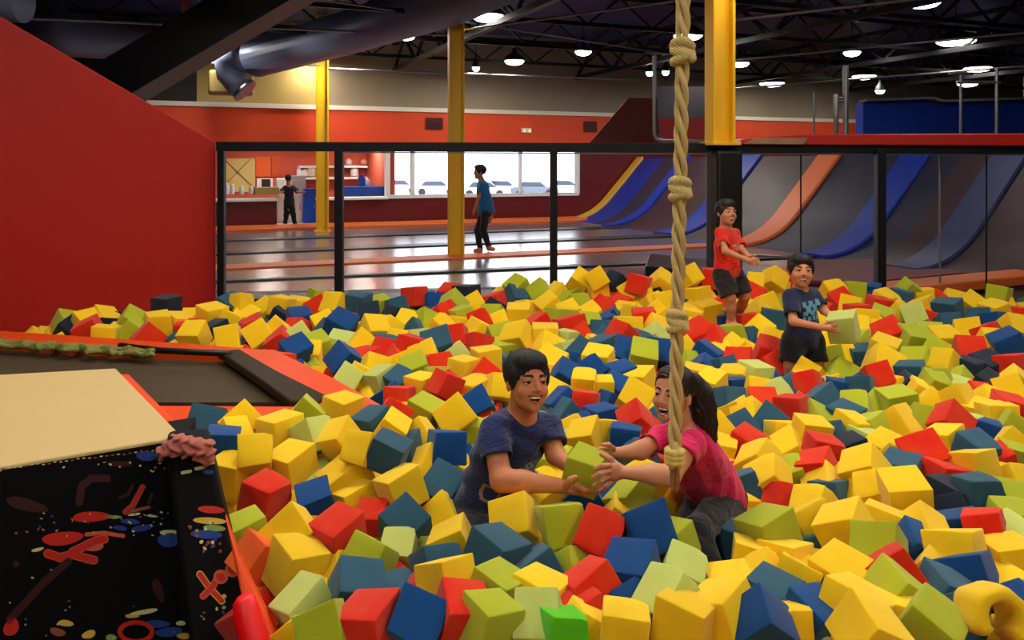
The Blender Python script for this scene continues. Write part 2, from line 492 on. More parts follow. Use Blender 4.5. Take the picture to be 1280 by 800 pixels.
jar(374, 220.5, .12, .2, m_white, 'small white jar at the left end of the lower shelf'); jar(381, 220.5, .16, .17, m_white, 'squat white jar on the lower shelf near the yellow column')
jar(389, 220.5, .2, .24, mat('cream_tub', srgb(225, 205, 190), .5), 'cream tub on the lower shelf beside the yellow column')
jar(436, 206, .16, .14, mat('cream_tub', srgb(225, 205, 190), .5), 'pale tub on the upper shelf right of the black post')
jar(443, 220.5, .18, .22, m_white, 'white container on the lower shelf right of the black post')
jar(455, 206, .16, .12, mat('pink_tub', srgb(225, 150, 130), .5), 'pink tub at the right end of the upper shelf')
# window of the kitchen door at right
f = panel('kitchen_door', 469, 483, 195, 234, m_white, 'white glazed door at the right end of the kitchen', 'door', .06)
v = kd+.075; mb = MB().use(mat('bluish_glass', srgb(150, 175, 205), .1)); mb.slab([UV(u_at(471, v), v, z_at(471, 233, v)), UV(u_at(481, v), v, z_at(481, 233, v)), UV(u_at(481, v), v, z_at(481, 197, v)), UV(u_at(471, v), v, z_at(471, 197, v))], .01, 0, dirn=-NV); mb.build('glass', f)
# cabinets and counter items inside the kitchen
def cab(name, x0, x1, y0, v0, depth, m, label, cat, ybot=None):
    zt_ = z_at((x0+x1)/2, y0, v0); zb_ = ZF+.02 if ybot is None else z_at((x0+x1)/2, ybot, v0)
    e = empty(name, UV((u_at(x0, v0)+u_at(x1, v0))/2, v0-depth/2, zb_), label, cat)
    mb = MB().use(m); mb.slab([UV(u_at(x0, v0), v0, zt_), UV(u_at(x1, v0), v0, zt_), UV(u_at(x1, v0), v0-depth, zt_), UV(u_at(x0, v0), v0-depth, zt_)], zt_-zb_, .01, 2); mb.build('body', e)
    n = max(1, int(round((u_at(x1, v0)-u_at(x0, v0))/.45)))
    for i in range(n):
        a = u_at(x0, v0)+(u_at(x1, v0)-u_at(x0, v0))*(i+.04)/n; b = u_at(x0, v0)+(u_at(x1, v0)-u_at(x0, v0))*(i+.96)/n
        mb = MB().use(m); mb.slab([UV(a, v0+.02, zb_+.05), UV(b, v0+.02, zb_+.05), UV(b, v0+.02, zt_-.05), UV(a, v0+.02, zt_-.05)], .02, .004, 2, dirn=-NV); dd = mb.build('door', e)
        mb = MB().use(m_pipe); mb.prism(UV(b-.05, v0+.04, (zb_+zt_)/2-.06), UV(b-.05, v0+.04, (zb_+zt_)/2+.06), .015, .02); mb.build('handle', dd)
    return e
cab('kitchen_cabinet', 380, 396, 236, -1.1, .5, m_blue, 'blue cabinet between the dark-clothed person and the yellow column', 'cabinet')
cab('kitchen_cabinet', 428, 483, 233.5, -.5, .5, m_blue, 'long blue cabinet behind the maroon wall left of the windows', 'cabinet')
cab('drinks_fridge', 347, 379, 240, -1.3, .5, mat('pinkish_white', srgb(226, 200, 186), .5), 'off-white low fridge behind the dark-clothed person', 'fridge')
jar(284, 243, .08, .22, m_white, 'white bottle at the left end of the serving counter', 'bottle', -.1, 'bottle'); jar(290.5, 243, .08, .2, m_white, 'second white bottle along the serving counter', 'bottle', -.1, 'bottle')
jar(302, 243, .09, .17, m_white, 'short white bottle left of the serving gap', 'bottle', -.1, 'bottle'); jar(314, 243, .1, .16, m_white, 'white cup beside the dark till on the serving counter', 'cup', -.1, 'cup')
def crate(name, px, py, sx, sy, sz, m, label, cat, v):
    c = UV(u_at(px, v), v, z_at(px, py, v)+sz/2); mb = MB().use(m); mb.box(c, (sx, sy, sz), RZ, .015); return mb.build(name, None, label, cat)
crate('till', 333, 243, .45, .3, .14, m_tanwall, 'tan cash till on the serving counter left of the gap', 'till', -.12)
crate('coffee_machine', 357, 239.5, .35, .3, .28, m_white, 'white appliance on the low fridge left of the dark person', 'appliance', -1.5)
crate('coffee_machine', 372, 239.5, .3, .3, .34, mat('grey_plastic', srgb(170, 160, 155), .5), 'pale grey appliance on the low fridge right of the dark person', 'appliance', -1.5)
jar(452, 232.5, .16, .24, m_blue, 'blue canister on the long blue cabinet', 'canister', -.8, 'canister'); jar(459, 232.5, .15, .15, m_white, 'white bowl on the long blue cabinet', 'bowl', -.8, 'bowl')

# --- hall shell
w = MB().use(mat('concrete', srgb(70, 66, 64), .7, var=.2)); w.box((2, 9, -.55), (34, 36, .1)); w.build('floor', kind='structure', flat=True)
w = MB().use(m_deck); w.box((2, 9, ztop+.1), (34, 40, .2))
w.build('ceiling', kind='structure', flat=True)
w = MB().use(m_dark); w.box((-10.5, 6, 1.5), (.2, 36, 5.4)); w.build('wall_left', kind='structure', flat=True)
w = MB().use(m_dark); w.box((15.2, 8, 1.5), (.2, 36, 5.4)); w.build('wall_right', kind='structure', flat=True)
w = MB().use(mat('front_wall_paint', srgb(120, 110, 100), .8)); w.box((2, -6.5, 1.5), (26, .2, 5.4)); w.build('wall_front', kind='structure', flat=True)

# --- court floor with beds and pads
FY = 7.45
w = MB().use(m_darkpad)
poly = [Vector((-9.5, FY, ZF)), Vector((14.5, FY, ZF)), UV(13.5, 0, ZF), UV(-11.0, 0, ZF)]
w.slab(poly, .55, 0)
w.build('floor_court', kind='structure', flat=True)
def court_row(v0, v1, name, m, label, cat, dz=.02, th=.03, u0=-9.4, u1=None, bev=.015, group=None, nseg=1):
    def ur(v): return (1.0+v*0.0)
    uu = 3.0 if u1 is None else u1
    def clip(u, v):
        p = UV(u, v, ZF+dz)
        return p
    a = [clip(u0, v0), clip(uu, v0), clip(uu, v1), clip(u0, v1)]
    out = []
    for p in a:
        q = p.copy(); q.y = max(q.y, FY+.05); out.append(q)
    mb = MB().use(m); mb.slab(out, th, bev, 2); return mb.build(name, None, label, cat, group)
court_row(.62, 2.15, 'trampoline_bed', m_glossfloor, 'farthest dark trampoline bed, below the long orange pad', 'trampoline bed', .015)
court_row(2.55, 4.05, 'trampoline_bed', m_glossfloor, 'second dark trampoline bed from the back wall', 'trampoline bed', .015)
court_row(4.5, 5.65, 'trampoline_bed', m_glossfloor, 'dark trampoline bed under the feet of the blue-shirted boy', 'trampoline bed', .015)
court_row(6.15, 7.5, 'trampoline_bed', m_glossfloor, 'dark trampoline bed just in front of the orange stripe pad', 'trampoline bed', .015)
court_row(7.9, 10.2, 'trampoline_bed', m_glossfloor, 'nearest dark trampoline bed, right behind the fence', 'trampoline bed', .015, u1=2.6)
court_row(2.17, 2.5, 'frame_pad', m_darkpad, 'thin black pad between the two farthest trampoline beds', 'floor pad', .035, .05)
court_row(4.1, 4.45, 'frame_pad', m_darkpad, 'black pad behind the blue-shirted boy', 'floor pad', .035, .05)
court_row(5.68, 6.12, 'stripe_pad', m_orange, 'orange stripe pad crossing the trampoline court', 'floor pad', .035, .05, u1=3.6)
court_row(7.53, 7.86, 'frame_pad', m_darkpad, 'black pad nearest to the fence', 'floor pad', .035, .05)

# --- curved jump ramps at right
AX = NV                                           # ramps run side by side towards the viewer
RB0 = UV(u_at(722, .35)-.2, .35, ZF+.01)
prof = []
Rr, aM = 1.45, math.radians(47)
for i in range(13):
    a = aM*i/12; prof.append((Rr*math.sin(a), Rr*(1-math.cos(a))))
r0, z0 = prof[-1]
for L in (.2, .4, .6, .8, 1.0, 1.25): prof.append((r0+L*math.cos(aM), z0+L*math.sin(aM)))
def t_of(px, py, r, z):                           # distance along the row where the profile point (r,z) is seen at column px
    k = (px-640)/F; b = RB0+E1*r
    return (k*b.y-b.x)/(AX.x-k*AX.y)
# columns where strips cross the row y=192 (profile point at eye height)
rh, zh = None, None
for i in range(len(prof)-1):
    if prof[i][1] <= 1.26 <= prof[i+1][1]:
        q = (1.26-prof[i][1])/(prof[i+1][1]-prof[i][1]); rh = prof[i][0]+q*(prof[i+1][0]-prof[i][0])
mr = {'y': mat('ramp_yellow_edge', srgb(232, 180, 60), .5), 'b': mat('ramp_blue', srgb(16, 50, 158), .45, var=.1),
      'n': mat('ramp_navy', srgb(30, 31, 58), .5, var=.2), 'm': mat('ramp_maroon', srgb(54, 32, 42), .5, var=.2),
      'o': mat('ramp_orange', srgb(232, 112, 52), .5, var=.06), 'd': mat('ramp_slate', srgb(44, 44, 64), .5, var=.2),
      's': mat('ramp_steel_blue', srgb(54, 62, 104), .45, var=.15)}
strips = [(793, 800, 'y', 1, 'thin yellow edge pad at the far end of the curved ramps'), (800, 826, 'b', 0, 'blue curved ramp bed next to the yellow edge'),
          (826, 848, 'd', 0, 'slate curved ramp bed left of the hanging rope'), (848, 859, 'b', 1, 'narrow blue ramp divider crossing behind the rope'), (859, 920, 'm', 0, 'maroon-grey ramp bed behind the black padded column'),
          (920, 948, 'b', 1, 'bright blue ramp divider just right of the black padded column'), (948, 1018, 'm', 0, 'dark maroon ramp bed left of the orange ramp stripe'),
          (1018, 1046, 'o', 1, 'orange curved ramp stripe above the red-shirted boy'), (1046, 1122, 'n', 0, 'wide navy ramp bed right of the orange stripe'),
          (1122, 1158, 'b', 1, 'blue ramp divider just right of the near black post'), (1158, 1196, 'n', 0, 'navy ramp bed right of the blue divider'),
          (1196, 1236, 'm', 0, 'maroon ramp bed near the right edge'), (1236, 1282, 's', 1, 'steel blue ramp divider sweeping down at the right edge'), (1282, 1420, 'm', 0, 'broad brown-maroon ramp bed at the far right')]
for x0, x1, c, pad, lb in strips:
    ta, tb = t_of(x0, 192, rh, 0), t_of(x1, 192, rh, 0)
    n = len(prof); up = .05 if pad else 0.0; vs = []; fs = []
    for j, t in enumerate((ta, ta+.04*(tb-ta)+.001, tb-.04*(tb-ta), tb)):
        lift = up if j in (1, 2) else up*.5-.02*(not pad)*0
        for i, (r, z) in enumerate(prof):
            nx = -math.sin(min(aM, aM*i/12)); nz = math.cos(min(aM, aM*i/12))
            vs.append(RB0+AX*t+E1*(r+nx*lift-.0)+Vector((0, 0, z+nz*lift)))
    m0 = len(vs)
    vs += [v_-Vector((0, 0, .12)) for v_ in vs]
    for j in range(3):
        for i in range(n-1):
            a = j*n+i; fs.append((a, a+n, a+n+1, a+1)); fs.append((m0+a, m0+a+1, m0+a+n+1, m0+a+n))
    for j in (0, 3):
        for i in range(n-1):
            a = j*n+i; fs.append((a, a+1, m0+a+1, m0+a) if j == 0 else (a, m0+a, m0+a+1, a+1))
    for i in (0, n-1):
        for j in range(3):
            a = j*n+i; b = a+n; fs.append((a, m0+a, m0+b, b) if i == 0 else (a, b, m0+b, m0+a))
    mb = MB().use(mr[c]); mb.add(vs, fs, True)
    o = mb.build('ramp_divider' if pad else 'ramp_bed', None, lb, 'ramp pad' if pad else 'ramp bed'); smooth_by_angle(o, 35)
# platform behind the ramp tops
tA, tB = t_of(783, 192, rh, 0)+2.2, t_of(1420, 192, rh, 0)
rt, zt_ = prof[-1]
mb = MB().use(m_dark)
mb.slab([RB0+AX*tA+E1*rt+Vector((0, 0, zt_)), RB0+AX*tB+E1*rt+Vector((0, 0, zt_)), RB0+AX*tB+E1*(rt+1.5)+Vector((0, 0, zt_)), RB0+AX*tA+E1*(rt+1.5)+Vector((0, 0, zt_))], .15, 0)
mb.build('ramp_platform', None, 'dark platform deck behind the tops of the curved ramps', 'platform')
# orange front pad running along the near right floor
mb = MB().use(m_orange)
a, b = PZ(1085, 364, ZF+.12), PZ(1300, 343, ZF+.12)
a2, b2 = PZ(1085, 353, ZF+.12), PZ(1300, 333, ZF+.12)
mb.slab([a, b, b2, a2], .1, .02)
mb.build('edge_pad', None, 'orange edge pad on the floor right of the near black post', 'floor pad')
mb = MB().use(m_maroon); c = [PZ(1085, 352, ZF+.05), PZ(1300, 332, ZF+.05), PZ(1300, 318, ZF+.05), PZ(1000, 325, ZF+.05), PZ(1000, 350, ZF+.05)]
mb.slab(c, .05, .01); mb.build('floor_mat', None, 'dark maroon floor mat behind the orange edge pad', 'floor mat')
mb = MB().use(m_pipe); mb.prism(PZ(935, 319, ZF+.1), PZ(984, 322, ZF+.1), .05, .03); mb.build('metal_strip', None, 'short shiny metal strip on the floor behind the red-shirted boy', 'metal strip')
mb = MB().use(m_darkpad); mb.slab([PZ(812, 316, ZF+.16), PZ(885, 326, ZF+.16), PZ(885, 340, ZF+.16), PZ(806, 332, ZF+.16)], .14, .02); mb.build('wedge_mat', None, 'black wedge mat on the floor left of the black padded column', 'mat')

# --- black fence frame
DF = 7.32
fence = empty('pit_fence', P(690, 400, DF), 'black metal fence frame with posts between foam pit and trampoline court', 'fence')
def post(px, wpx, y0, y1, d=DF, m=None, nm='post', par=None):
    a = P(px, y0, d); b = P(px, y1, d); ww = wpx*d/F*.84
    mb = MB().use(m or m_black); mb.box(((a.x+b.x)/2, d, (a.z+b.z)/2), (ww, ww*1.1, abs(a.z-b.z)), 0, .006); return mb.build(nm, par)
for px, wp in ((277, 10), (424, 12), (692, 11), (1100, 13)): post(px, wp, 186, 412, par=fence)
a = P(272, 183, DF); b = P(1400, 187, DF+.1)
mb = MB().use(m_black); mb.prism(a, b, .09, .085); mb.build('top_rail', fence)
mb = MB().use(mat('rail_steel_strip', srgb(120, 118, 125), .3, metal=.6)); mb.prism(P(424, 190.5, DF), P(1400, 194, DF+.1), .05, .012); mb.build('cable', fence)
for px in (1001, 1175, 1233): 
    mb = MB().use(m_pipe if px == 1175 else m_black); mb.tube([P(px, 190, DF+.3), Vector((P(px, 300, DF+.3).x, DF+.3, ZF))], .008 if px != 1175 else .010, 8); mb.build('thin_pole', None, {1001: 'thin dark pole in front of the orange ramp stripe', 1175: 'thin bright pole in front of the blue ramps', 1233: 'thin dark pole near the right edge behind the fence'}[px], 'pole')
# red padded beam on the rail, with a worn tan patch
mb = MB().use(m_redvinyl)
mb.slab([P(712, 181, DF+.25), P(712, 178.5, DF+.25), P(880, 179, DF+.25), P(880, 181, DF+.25)], .2, 0, dirn=(0, 1, 0))
mb.slab([P(916, 180.5, DF-.02), P(1400, 183, DF-.02), P(1400, 166, DF-.02), P(1000, 168, DF-.02), P(930, 173, DF-.02)], .3, .012, 2, dirn=(0, 1, 0))
bm_ = mb.build('rail_pad', None, 'long red vinyl pad resting on the black top rail at right', 'pad')
mb = MB().use(mat('worn_tan_vinyl', srgb(150, 112, 84), .6, var=.4, vscale=14)); mb.slab([P(930, 180, DF-.045), P(1004, 180.5, DF-.045), P(1010, 172.5, DF-.045), P(945, 172.5, DF-.045)], .02, .003, 2, dirn=(0, 1, 0)); mb.build('patch', bm_, 'worn tan patch')

# --- columns
def ibeam(px, wpx, ytop, ybot, d, label, zbot=None, m=None, rz=RZ*.6):
    c = P(px, ybot, d); z0_ = c.z if zbot is None else zbot; z1_ = ztop
    ww = wpx*d/F; e = empty('steel_column', (c.x, c.y, z0_), label, 'column')
    M = Matrix.Rotation(rz, 3, 'Z'); t = ww*.14
    def bar(cx, cy, sx, sy, nm):
        mb = MB().use(m or m_yellowcol); o = M@Vector((cx, cy, 0)); mb.box((c.x+o.x, c.y+o.y, (z0_+z1_)/2), (sx, sy, z1_-z0_), rz, .004); return mb.build(nm, e)
    bar(-ww*.43, 0, t, ww*.8, 'flange'); bar(ww*.43, 0, t, ww*.8, 'flange'); bar(0, 0, ww*.9, t*1.2, 'web')
    mb = MB().use(m or m_yellowcol); mb.box((c.x, c.y, z0_+.015), (ww*1.25, ww*1.25, .03), rz, .004); mb.build('base_plate', e)
    return e
ibeam(403, 15.5, 78, 288, 14.8, 'far yellow steel column beside the kitchen opening', ZF)
ibeam(570, 19, 45, 323, 10.75, 'yellow steel column standing on the court left of the blue-shirted boy', ZF)
cz = ibeam(900, 30, 0, 180, DF+.02, 'thick yellow steel column rising from the black padded base', ZC+.17)
c = P(905, 260, DF+.02)
e = empty('column_padding', (c.x, c.y, -.1), 'black padded column sleeve under the yellow column, behind the red-shirted boy', 'padded column')
mb = MB().use(m_blackpad); mb.box((c.x, c.y, (ZC+.125-.1)/2), (.25, .25, ZC+.125+.1), RZ*.6, .03); mb.build('sleeve', e)
mb = MB().use(m_dark); mb.prism((P(886, 190, DF-.1)), P(886, 345, DF-.1), .035, .035); mb.build('side_strip', e)

# --- red slanted wall panel at left
m_bigred = mat('big_red_panel_paint', srgb(176, 26, 14), .55, var=.05, spec=.3, vscale=1)
A = P(270, 178, 7.42); A0 = P(270, 383, 7.42); A0.z = -.2; Bq = P(0, 20, 6.6)
dirw = (Vector((Bq.x, Bq.y, 0))-Vector((A.x, A.y, 0))); 
C_ = A+(Bq-A)*1.6; C0 = Vector((C_.x, C_.y, -.2))
mb = MB().use(m_bigred); mb.slab([A0, A, C_, C0], .18, .012, 2, dirn=Vector((-dirw.y, dirw.x, 0)).normalized()*(1 if dirw.x > 0 else -1))
o = mb.build('slanted_panel', None, 'big red slanted wall panel left of the foam pit', 'wall panel'); smooth_by_angle(o, 30)
# ------------------------------------------------------------ roof steel, ducts, lamps
ZT = ZC+2.45
for k, v in enumerate((1.2, 3.4, 5.6, 7.8, 10.0)):
    mb = MB().use(m_steel)
    for z, t in ((ZT, .07), (ZT-.42, .06)): mb.prism(UV(-11, v, z), UV(14.5, v, z), t, t)
    u = -11; s_ = 0
    while u < 14.3:
        mb.prism(UV(u, v, ZT if s_ else ZT-.42), UV(u+.55, v, ZT-.42 if s_ else ZT), .03, .03); u += .55; s_ = 1-s_
    mb.build('roof_truss', None, 'dark open-web roof truss running parallel to the back wall', 'roof truss', 'roof trusses under the dark deck')
for u in (-6.5, -2.6, 1.5, 5.4, 9.3):
    mb = MB().use(m_steel)
    for z in (ZT-.02, ZT-.55): mb.prism(UV(u, .1, z), UV(u, 16.5, z), .1, .08)
    v = .1; s_ = 0
    while v < 16:
        mb.prism(UV(u, v, ZT if s_ else ZT-.55), UV(u, v+.8, ZT-.55 if s_ else ZT), .05, .05); v += .8; s_ = 1-s_
    mb.build('roof_girder', None, 'dark roof girder running from the back wall over the pit', 'roof girder', 'roof girders crossing the trusses')
# broad dark beam at upper left
mb = MB().use(m_blackpad); mb.prism(P(430, -60, 9.5), P(150, 105, 9.5), .55, .5); mb.build('wide_beam', None, 'broad black beam slanting down behind the red panel', 'beam')
# thin pipes
for (a, b, r, lb) in (((0, 22, 9), (560, 44, 12.5), .018, 'long thin pale pipe running from above the red panel'), ((160, 76, 13), (400, 82, 14.5), .015, 'thin pale pipe above the duct outlet'),
                  ((410, 86, 14.3), (800, 100, 17), .02, 'thin conduit under the roof above the grey wall band'), ((420, 2, 10), (900, 78, 16), .014, 'thin conduit crossing the middle of the roof'),
                  ((560, 40, 11), (1000, -20, 9), .016, 'thin pale pipe slanting up to the right'), ((918, 25, 10), (1290, -18, 9), .022, 'pale pipe right of the thick yellow column'),
                  ((920, 75, 13), (1290, 40, 11), .018, 'thin pipe under the dark roof at right'), ((900, 112, 16), (1290, 82, 13), .018, 'lowest pale pipe under the roof at right')):
    mb = MB().use(m_pipe); mb.tube([P(*a), P(*b)], r, 8); mb.build('pipe', None, lb, 'pipe')
# big round duct with elbow and outlet
e = empty('air_duct', P(298, 120, 13.5), 'big silver air duct bending down to an outlet on the tan wall', 'air duct')
pts = [P(720, -70, 8.5), P(560, 2, 10.5), P(430, 42, 12.3), P(320, 72, 13.6)]
mb = MB().use(m_duct); mb.tube(pts, .33, 24); mb.build('main_duct', e)
pts = [P(322, 70, 13.6), P(296, 72, 13.65), P(284, 80, 13.65), P(286, 92, 13.65), P(296, 104, 13.62), P(306, 113, 13.6)]
mb = MB().use(m_duct); mb.tube(pts, [.3, .27, .24, .21, .20, .21], 24); mb.build('elbow', e)
mb = MB().use(m_pipe); mb.tube([P(304.5, 111.5, 13.6), P(307.5, 114.5, 13.6)], .225, 24); mb.build('rim', e)
mb = MB().use(m_tanwall); c = P(289, 104, 14.1); mb.box(c, (.75, .4, .42), RZ, .06); mb.build('outlet_box', None, 'tan boxy housing on the wall behind the duct outlet', 'housing')
e = empty('air_duct', P(80, 50, 9.5), 'dark blue-grey duct under the roof above the red panel', 'air duct')
mb = MB().use(m_duct); mb.tube([P(20, 10, 10.5), P(80, 42, 11), P(180, 50, 12.2), P(330, 20, 12.8)], .32, 20); mb.build('main_duct', e)
mb = MB().use(m_duct); mb.tube([P(-120, -10, 8), P(30, 4, 8)], .2, 20); mb.build('branch', e)
# wall vents and exit sign like lamp
for px, py, w_, h_, lb in ((543, 154, 22, 14, 'small louvred vent on the red wall left of the second yellow column'), (738, 158, 18, 13, 'small louvred vent on the red wall near the dark red parapet')):
    u = u_at(px, .03); c = UV(u, .03, z_at(px, py, .03)); s_ = c.y/F
    e = empty('wall_vent', c, lb, 'vent')
    mb = MB().use(m_maroon); mb.box(c, (w_*s_, .04, h_*s_), RZ, .004); mb.build('frame', e)
    mb = MB().use(m_steel)
    for i in range(5): mb.box(c+NV*.025+Vector((0, 0, (i-2)*h_*s_/5.5)), (w_*s_*.9, .02, h_*s_/14), RZ)
    mb.build('slats', e)
u = u_at(658, .05); c = UV(u, .05, z_at(658, 163, .05))
e = empty('wall_lamp', c, 'small pale twin emergency lamp on the red back wall', 'lamp')
mb = MB().use(m_trim); mb.box(c, (.22, .08, .1), RZ, .01); mb.build('housing', e)
for s_ in (-1, 1):
    mb = MB().use(mat('wall_lamp_glass', srgb(255, 225, 150), .3, emit=1.5)); mb.lathe(c+E1*s_*.06+Vector((0, 0, -.05)), [(.03, 0), (.045, .02), (.045, .06), (.03, .1)], 12); mb.build('lens', e)
# hanging lamps
m_lens = mat('lamp_lens', (1, .95, .86, 1), .4, emit=10)
m_can = mat('lamp_housing', srgb(60, 60, 66), .4, metal=.5)
def lamp(c, r, label, group, power=None, col=(1, .93, .82)):
    e = empty('high_bay_lamp', c, label, 'lamp', group)
    mb = MB().use(m_can); mb.lathe(c, [(r, .0), (r*1.03, .02), (r*.8, .09), (r*.3, .16), (r*.2, .24)], 24); mb.build('housing', e)
    mb = MB().use(m_lens); mb.lathe(c+Vector((0, 0, -.012)), [(r*.3, -.07), (r*.7, -.05), (r*.92, -.01), (r*.92, .008)], 24); mb.build('lens', e)
    mb = MB().use(m_steel); mb.tube([c+Vector((0, 0, .22)), Vector((c.x, c.y, max(ZT+.2, c.z+.4)))], .008, 6); mb.build('hanger', e)
    if power:
        L = bpy.data.lights.new('lamp_light', 'AREA'); L.shape = 'DISK'; L.size = max(.3, r*2); L.energy = power; L.color = col
        o = bpy.data.objects.new('lamp_light', L); COL.objects.link(o); o.parent = e; o.location = (0, 0, -.06)
for px, py, wp in ((610, 20, 42), (508, 44, 24), (643, 76, 26), (729, 64, 22), (595, 84, 10), (860, 44, 38), (388, 71, 9), (428, 62, 12), (441, 61, 14), (265, 52, 12),
                   (325, 30, 16), (965, 104, 32), (1080, 95, 30), (1195, 51, 48), (1155, 2, 42), (1222, 85, 34), (925, 79, 24), (1065, 65, 22), (1210, 104, 26), (812, 90, 10), (832, 89, 10), (1100, 113, 12)):
    zz = ZC+2.05; d = min((zz-ZC)*F/(HY-py), 18.5 if px > 900 else 15.5); c = P(px, py, d)
    lamp(c, max(.06, wp*d/F/2), 'lit round high-bay lamp hanging among the dark roof trusses', 'high-bay lamps in view under the roof', 26)
# lamps over the pit (above the frame)
PW = 60
for x in (-3.2, -.6, 2.2, 5.0):
    for y in (.9, 4.0, 7.0):
        lamp(Vector((x, y, ZC+2.15)), .3, 'high-bay lamp hanging over the foam pit', 'high-bay lamps over the foam pit', PW*((.9 if y < 2 else 1.9 if y < 5 else .45)*(1 if -2 < x < 4 else .6)))
for x, y in ((-1.6, -2.6), (2.2, -2.6)): lamp(Vector((x, y, ZC+2.15)), .3, 'high-bay lamp hanging over the foam pit', 'high-bay lamps over the foam pit', PW*1.9)
# --- things above the rail
c = [(735, 181), (786, 122), (905, 122), (905, 181)]
mb = MB().use(mat('dark_red_board', srgb(96, 22, 18), .6, var=.1)); mb.slab([P(x, y, 12.5) for x, y in c], .12, .01, 2, dirn=(0, 1, 0)); mb.build('parapet_board', None, 'dark red parapet board with a slanted edge left of the rope', 'board')
mb = MB().use(mat('clear_screen', srgb(120, 120, 140), .15)); mb.slab([P(x, y, 12.3) for x, y in ((822, 176), (884, 176), (884, 152), (822, 152))], .02, 0, dirn=(0, 1, 0))
mb.slab([P(x, y, 12.3) for x, y in ((822, 150), (884, 150), (884, 108), (822, 108))], .02, 0, dirn=(0, 1, 0))
mb.build('screen_panel', None, 'pale glazed screen between the hanging rope and the thick yellow column', 'screen')
mb = MB().use(mat('pinkred_board', srgb(190, 40, 50), .5)); mb.slab([P(x, y, 12.2) for x, y in ((824, 174), (883, 174), (883, 148), (824, 148))], .02, 0, dirn=(0, 1, 0)); mb.build('wall_panel', None, 'pinkish red panel between the rope and the yellow column', 'wall panel')
mb = MB().use(m_pipe); mb.tube([P(818, 70, 11.8), P(818, 168, 11.8), P(821, 174, 11.8), P(828, 176, 11.8), P(884, 177, 11.8)], .028, 10); mb.tube([P(806, 66, 11.8), P(850, 68, 11.8)], .014, 8); mb.build('bent_pipe_frame', None, 'grey bent pipe frame just left of the rope', 'pipe frame')
def poles(lst, label, rungs=()):
    e = empty('pole_frame', P(lst[0][0], 172, lst[0][4]), label, 'pole frame')
    for x, y0, y1, wp, d in lst:
        mb = MB().use(m_pipe); mb.tube([P(x, y0, d), P(x, y1, d)], wp*d/F/2, 10); mb.build('pole', e)
    for x0, x1, y, d in rungs:
        mb = MB().use(m_pipe); mb.tube([P(x0, y, d), P(x1, y, d)], .02, 8); mb.build('rung', e)
poles([(1045, 118, 170, 6, 9.5), (1057, 82, 170, 7, 9.5)], 'pair of grey steel posts joined by a rung at the red rail pad', [(1045, 1057, 126, 9.5), (1045, 1057, 122, 9.5)])
poles([(1201, 92, 170, 3.5, 9.5), (1246, 86, 170, 4, 9.5)], 'two thin pale poles joined by a bar in front of the blue wall', [(1196, 1250, 103, 9.5), (1186, 1216, 92, 9.5)])
poles([(1017.5, 115, 170, 2.5, 9.5)], 'single thin dark pole left of the paired steel posts')
# blue wall at right
mb = MB().use(m_bluewall); dd = 13.5
mb.slab([P(x, y, dd) for x, y in ((1079, 200), (1079, 127), (1160, 124), (1172, 128), (1420, 120), (1420, 200))], .3, 0, dirn=(0, 1, 0)); 
mb.build('partition_wall', None, 'blue partition wall beyond the ramps at right', 'partition wall')
mb = MB().use(mat('grey_ledge', srgb(120, 118, 125), .6))
pp = ((1079, 126), (1160, 123), (1172, 127), (1420, 119))
for (a, b) in zip(pp, pp[1:]): mb.prism(P(a[0], a[1], dd-.02), P(b[0], b[1], dd-.02), .32, .04, ext=.01)
mb.build('ledge', None, 'grey capping ledge along the top of the blue partition wall', 'ledge')

lamp(UV(ku(330), kd+1.2, zo+.12), .2, 'small round lamp in the kitchen ceiling', 'kitchen ceiling lamps', 34, (1, .88, .74))
lamp(UV(ku(440), kd+1.2, zo+.12), .2, 'small round lamp in the kitchen ceiling', 'kitchen ceiling lamps', 34, (1, .88, .74))
# ------------------------------------------------------------ ground level trampoline at left
ZP = .13
tr_ = empty('trampoline', PZ(250, 480, 0), 'ground level trampoline with dark bed and orange-red vinyl surround, left of the pit', 'trampoline')
m_bed = mat('dark_mesh_bed', srgb(66, 52, 28), .7, var=.2, vscale=2, bump=.15, bscale=400)
m_olive = mat('dark_olive_vinyl', srgb(50, 40, 24), .6, spec=.2)
def zpoly(pts, z): return [PZ(x, y, z) for x, y in pts]
mb = MB().use(m_bed); mb.slab(zpoly([(-90, 424), (288, 439), (392, 503), (-140, 503)], ZP-.06), .03, 0); mb.build('bed', tr_)
mb = MB().use(m_orangered)
mb.slab(zpoly([(-120, 411), (0, 413), (120, 421), (300, 434), (372, 441), (290, 441), (200, 437), (100, 433), (0, 426), (-120, 422)], ZP), .1, .012); mb.build('far_pad', tr_, 'dark red far strip of the surround')
mb = MB().use(m_orangered)
mb.slab(zpoly([(287, 435), (345, 436), (420, 472), (508, 521), (500, 530), (420, 505), (392, 492), (318, 452)], ZP+.015), .14, .025, 4); mb.build('side_pad', tr_)
mb = MB().use(m_orangered)
mb.slab(zpoly([(-150, 503), (386, 506), (412, 492), (470, 508), (508, 524), (478, 534), (400, 532), (-150, 532)], ZP), .22, .035, 4); mb.build('near_pad', tr_)
mb = MB().use(m_olive)
mb.slab(zpoly([(272, 438), (300, 436), (345, 462), (408, 493), (396, 503), (362, 500), (320, 470)], ZP+.02), .05, .012); mb.build('spring_cover', tr_, 'dark olive spring cover flap')
s = SD(); pts = []
for i in range(26): pts.append(PZ(-60+i*10, 424+i*.62+1.4*math.sin(i*1.9), ZP+.01+.012*math.sin(i*2.3)))
s.chain(pts, .022, k=.01); s.chain([p+Vector((.03, -.05, -.01)) for p in pts], .016, k=.01)
s.disp = lambda X: .006*np.sin(X[:, 0]*61+3*np.sin(X[:, 1]*47))*np.sin(X[:, 2]*130+X[:, 0]*90)
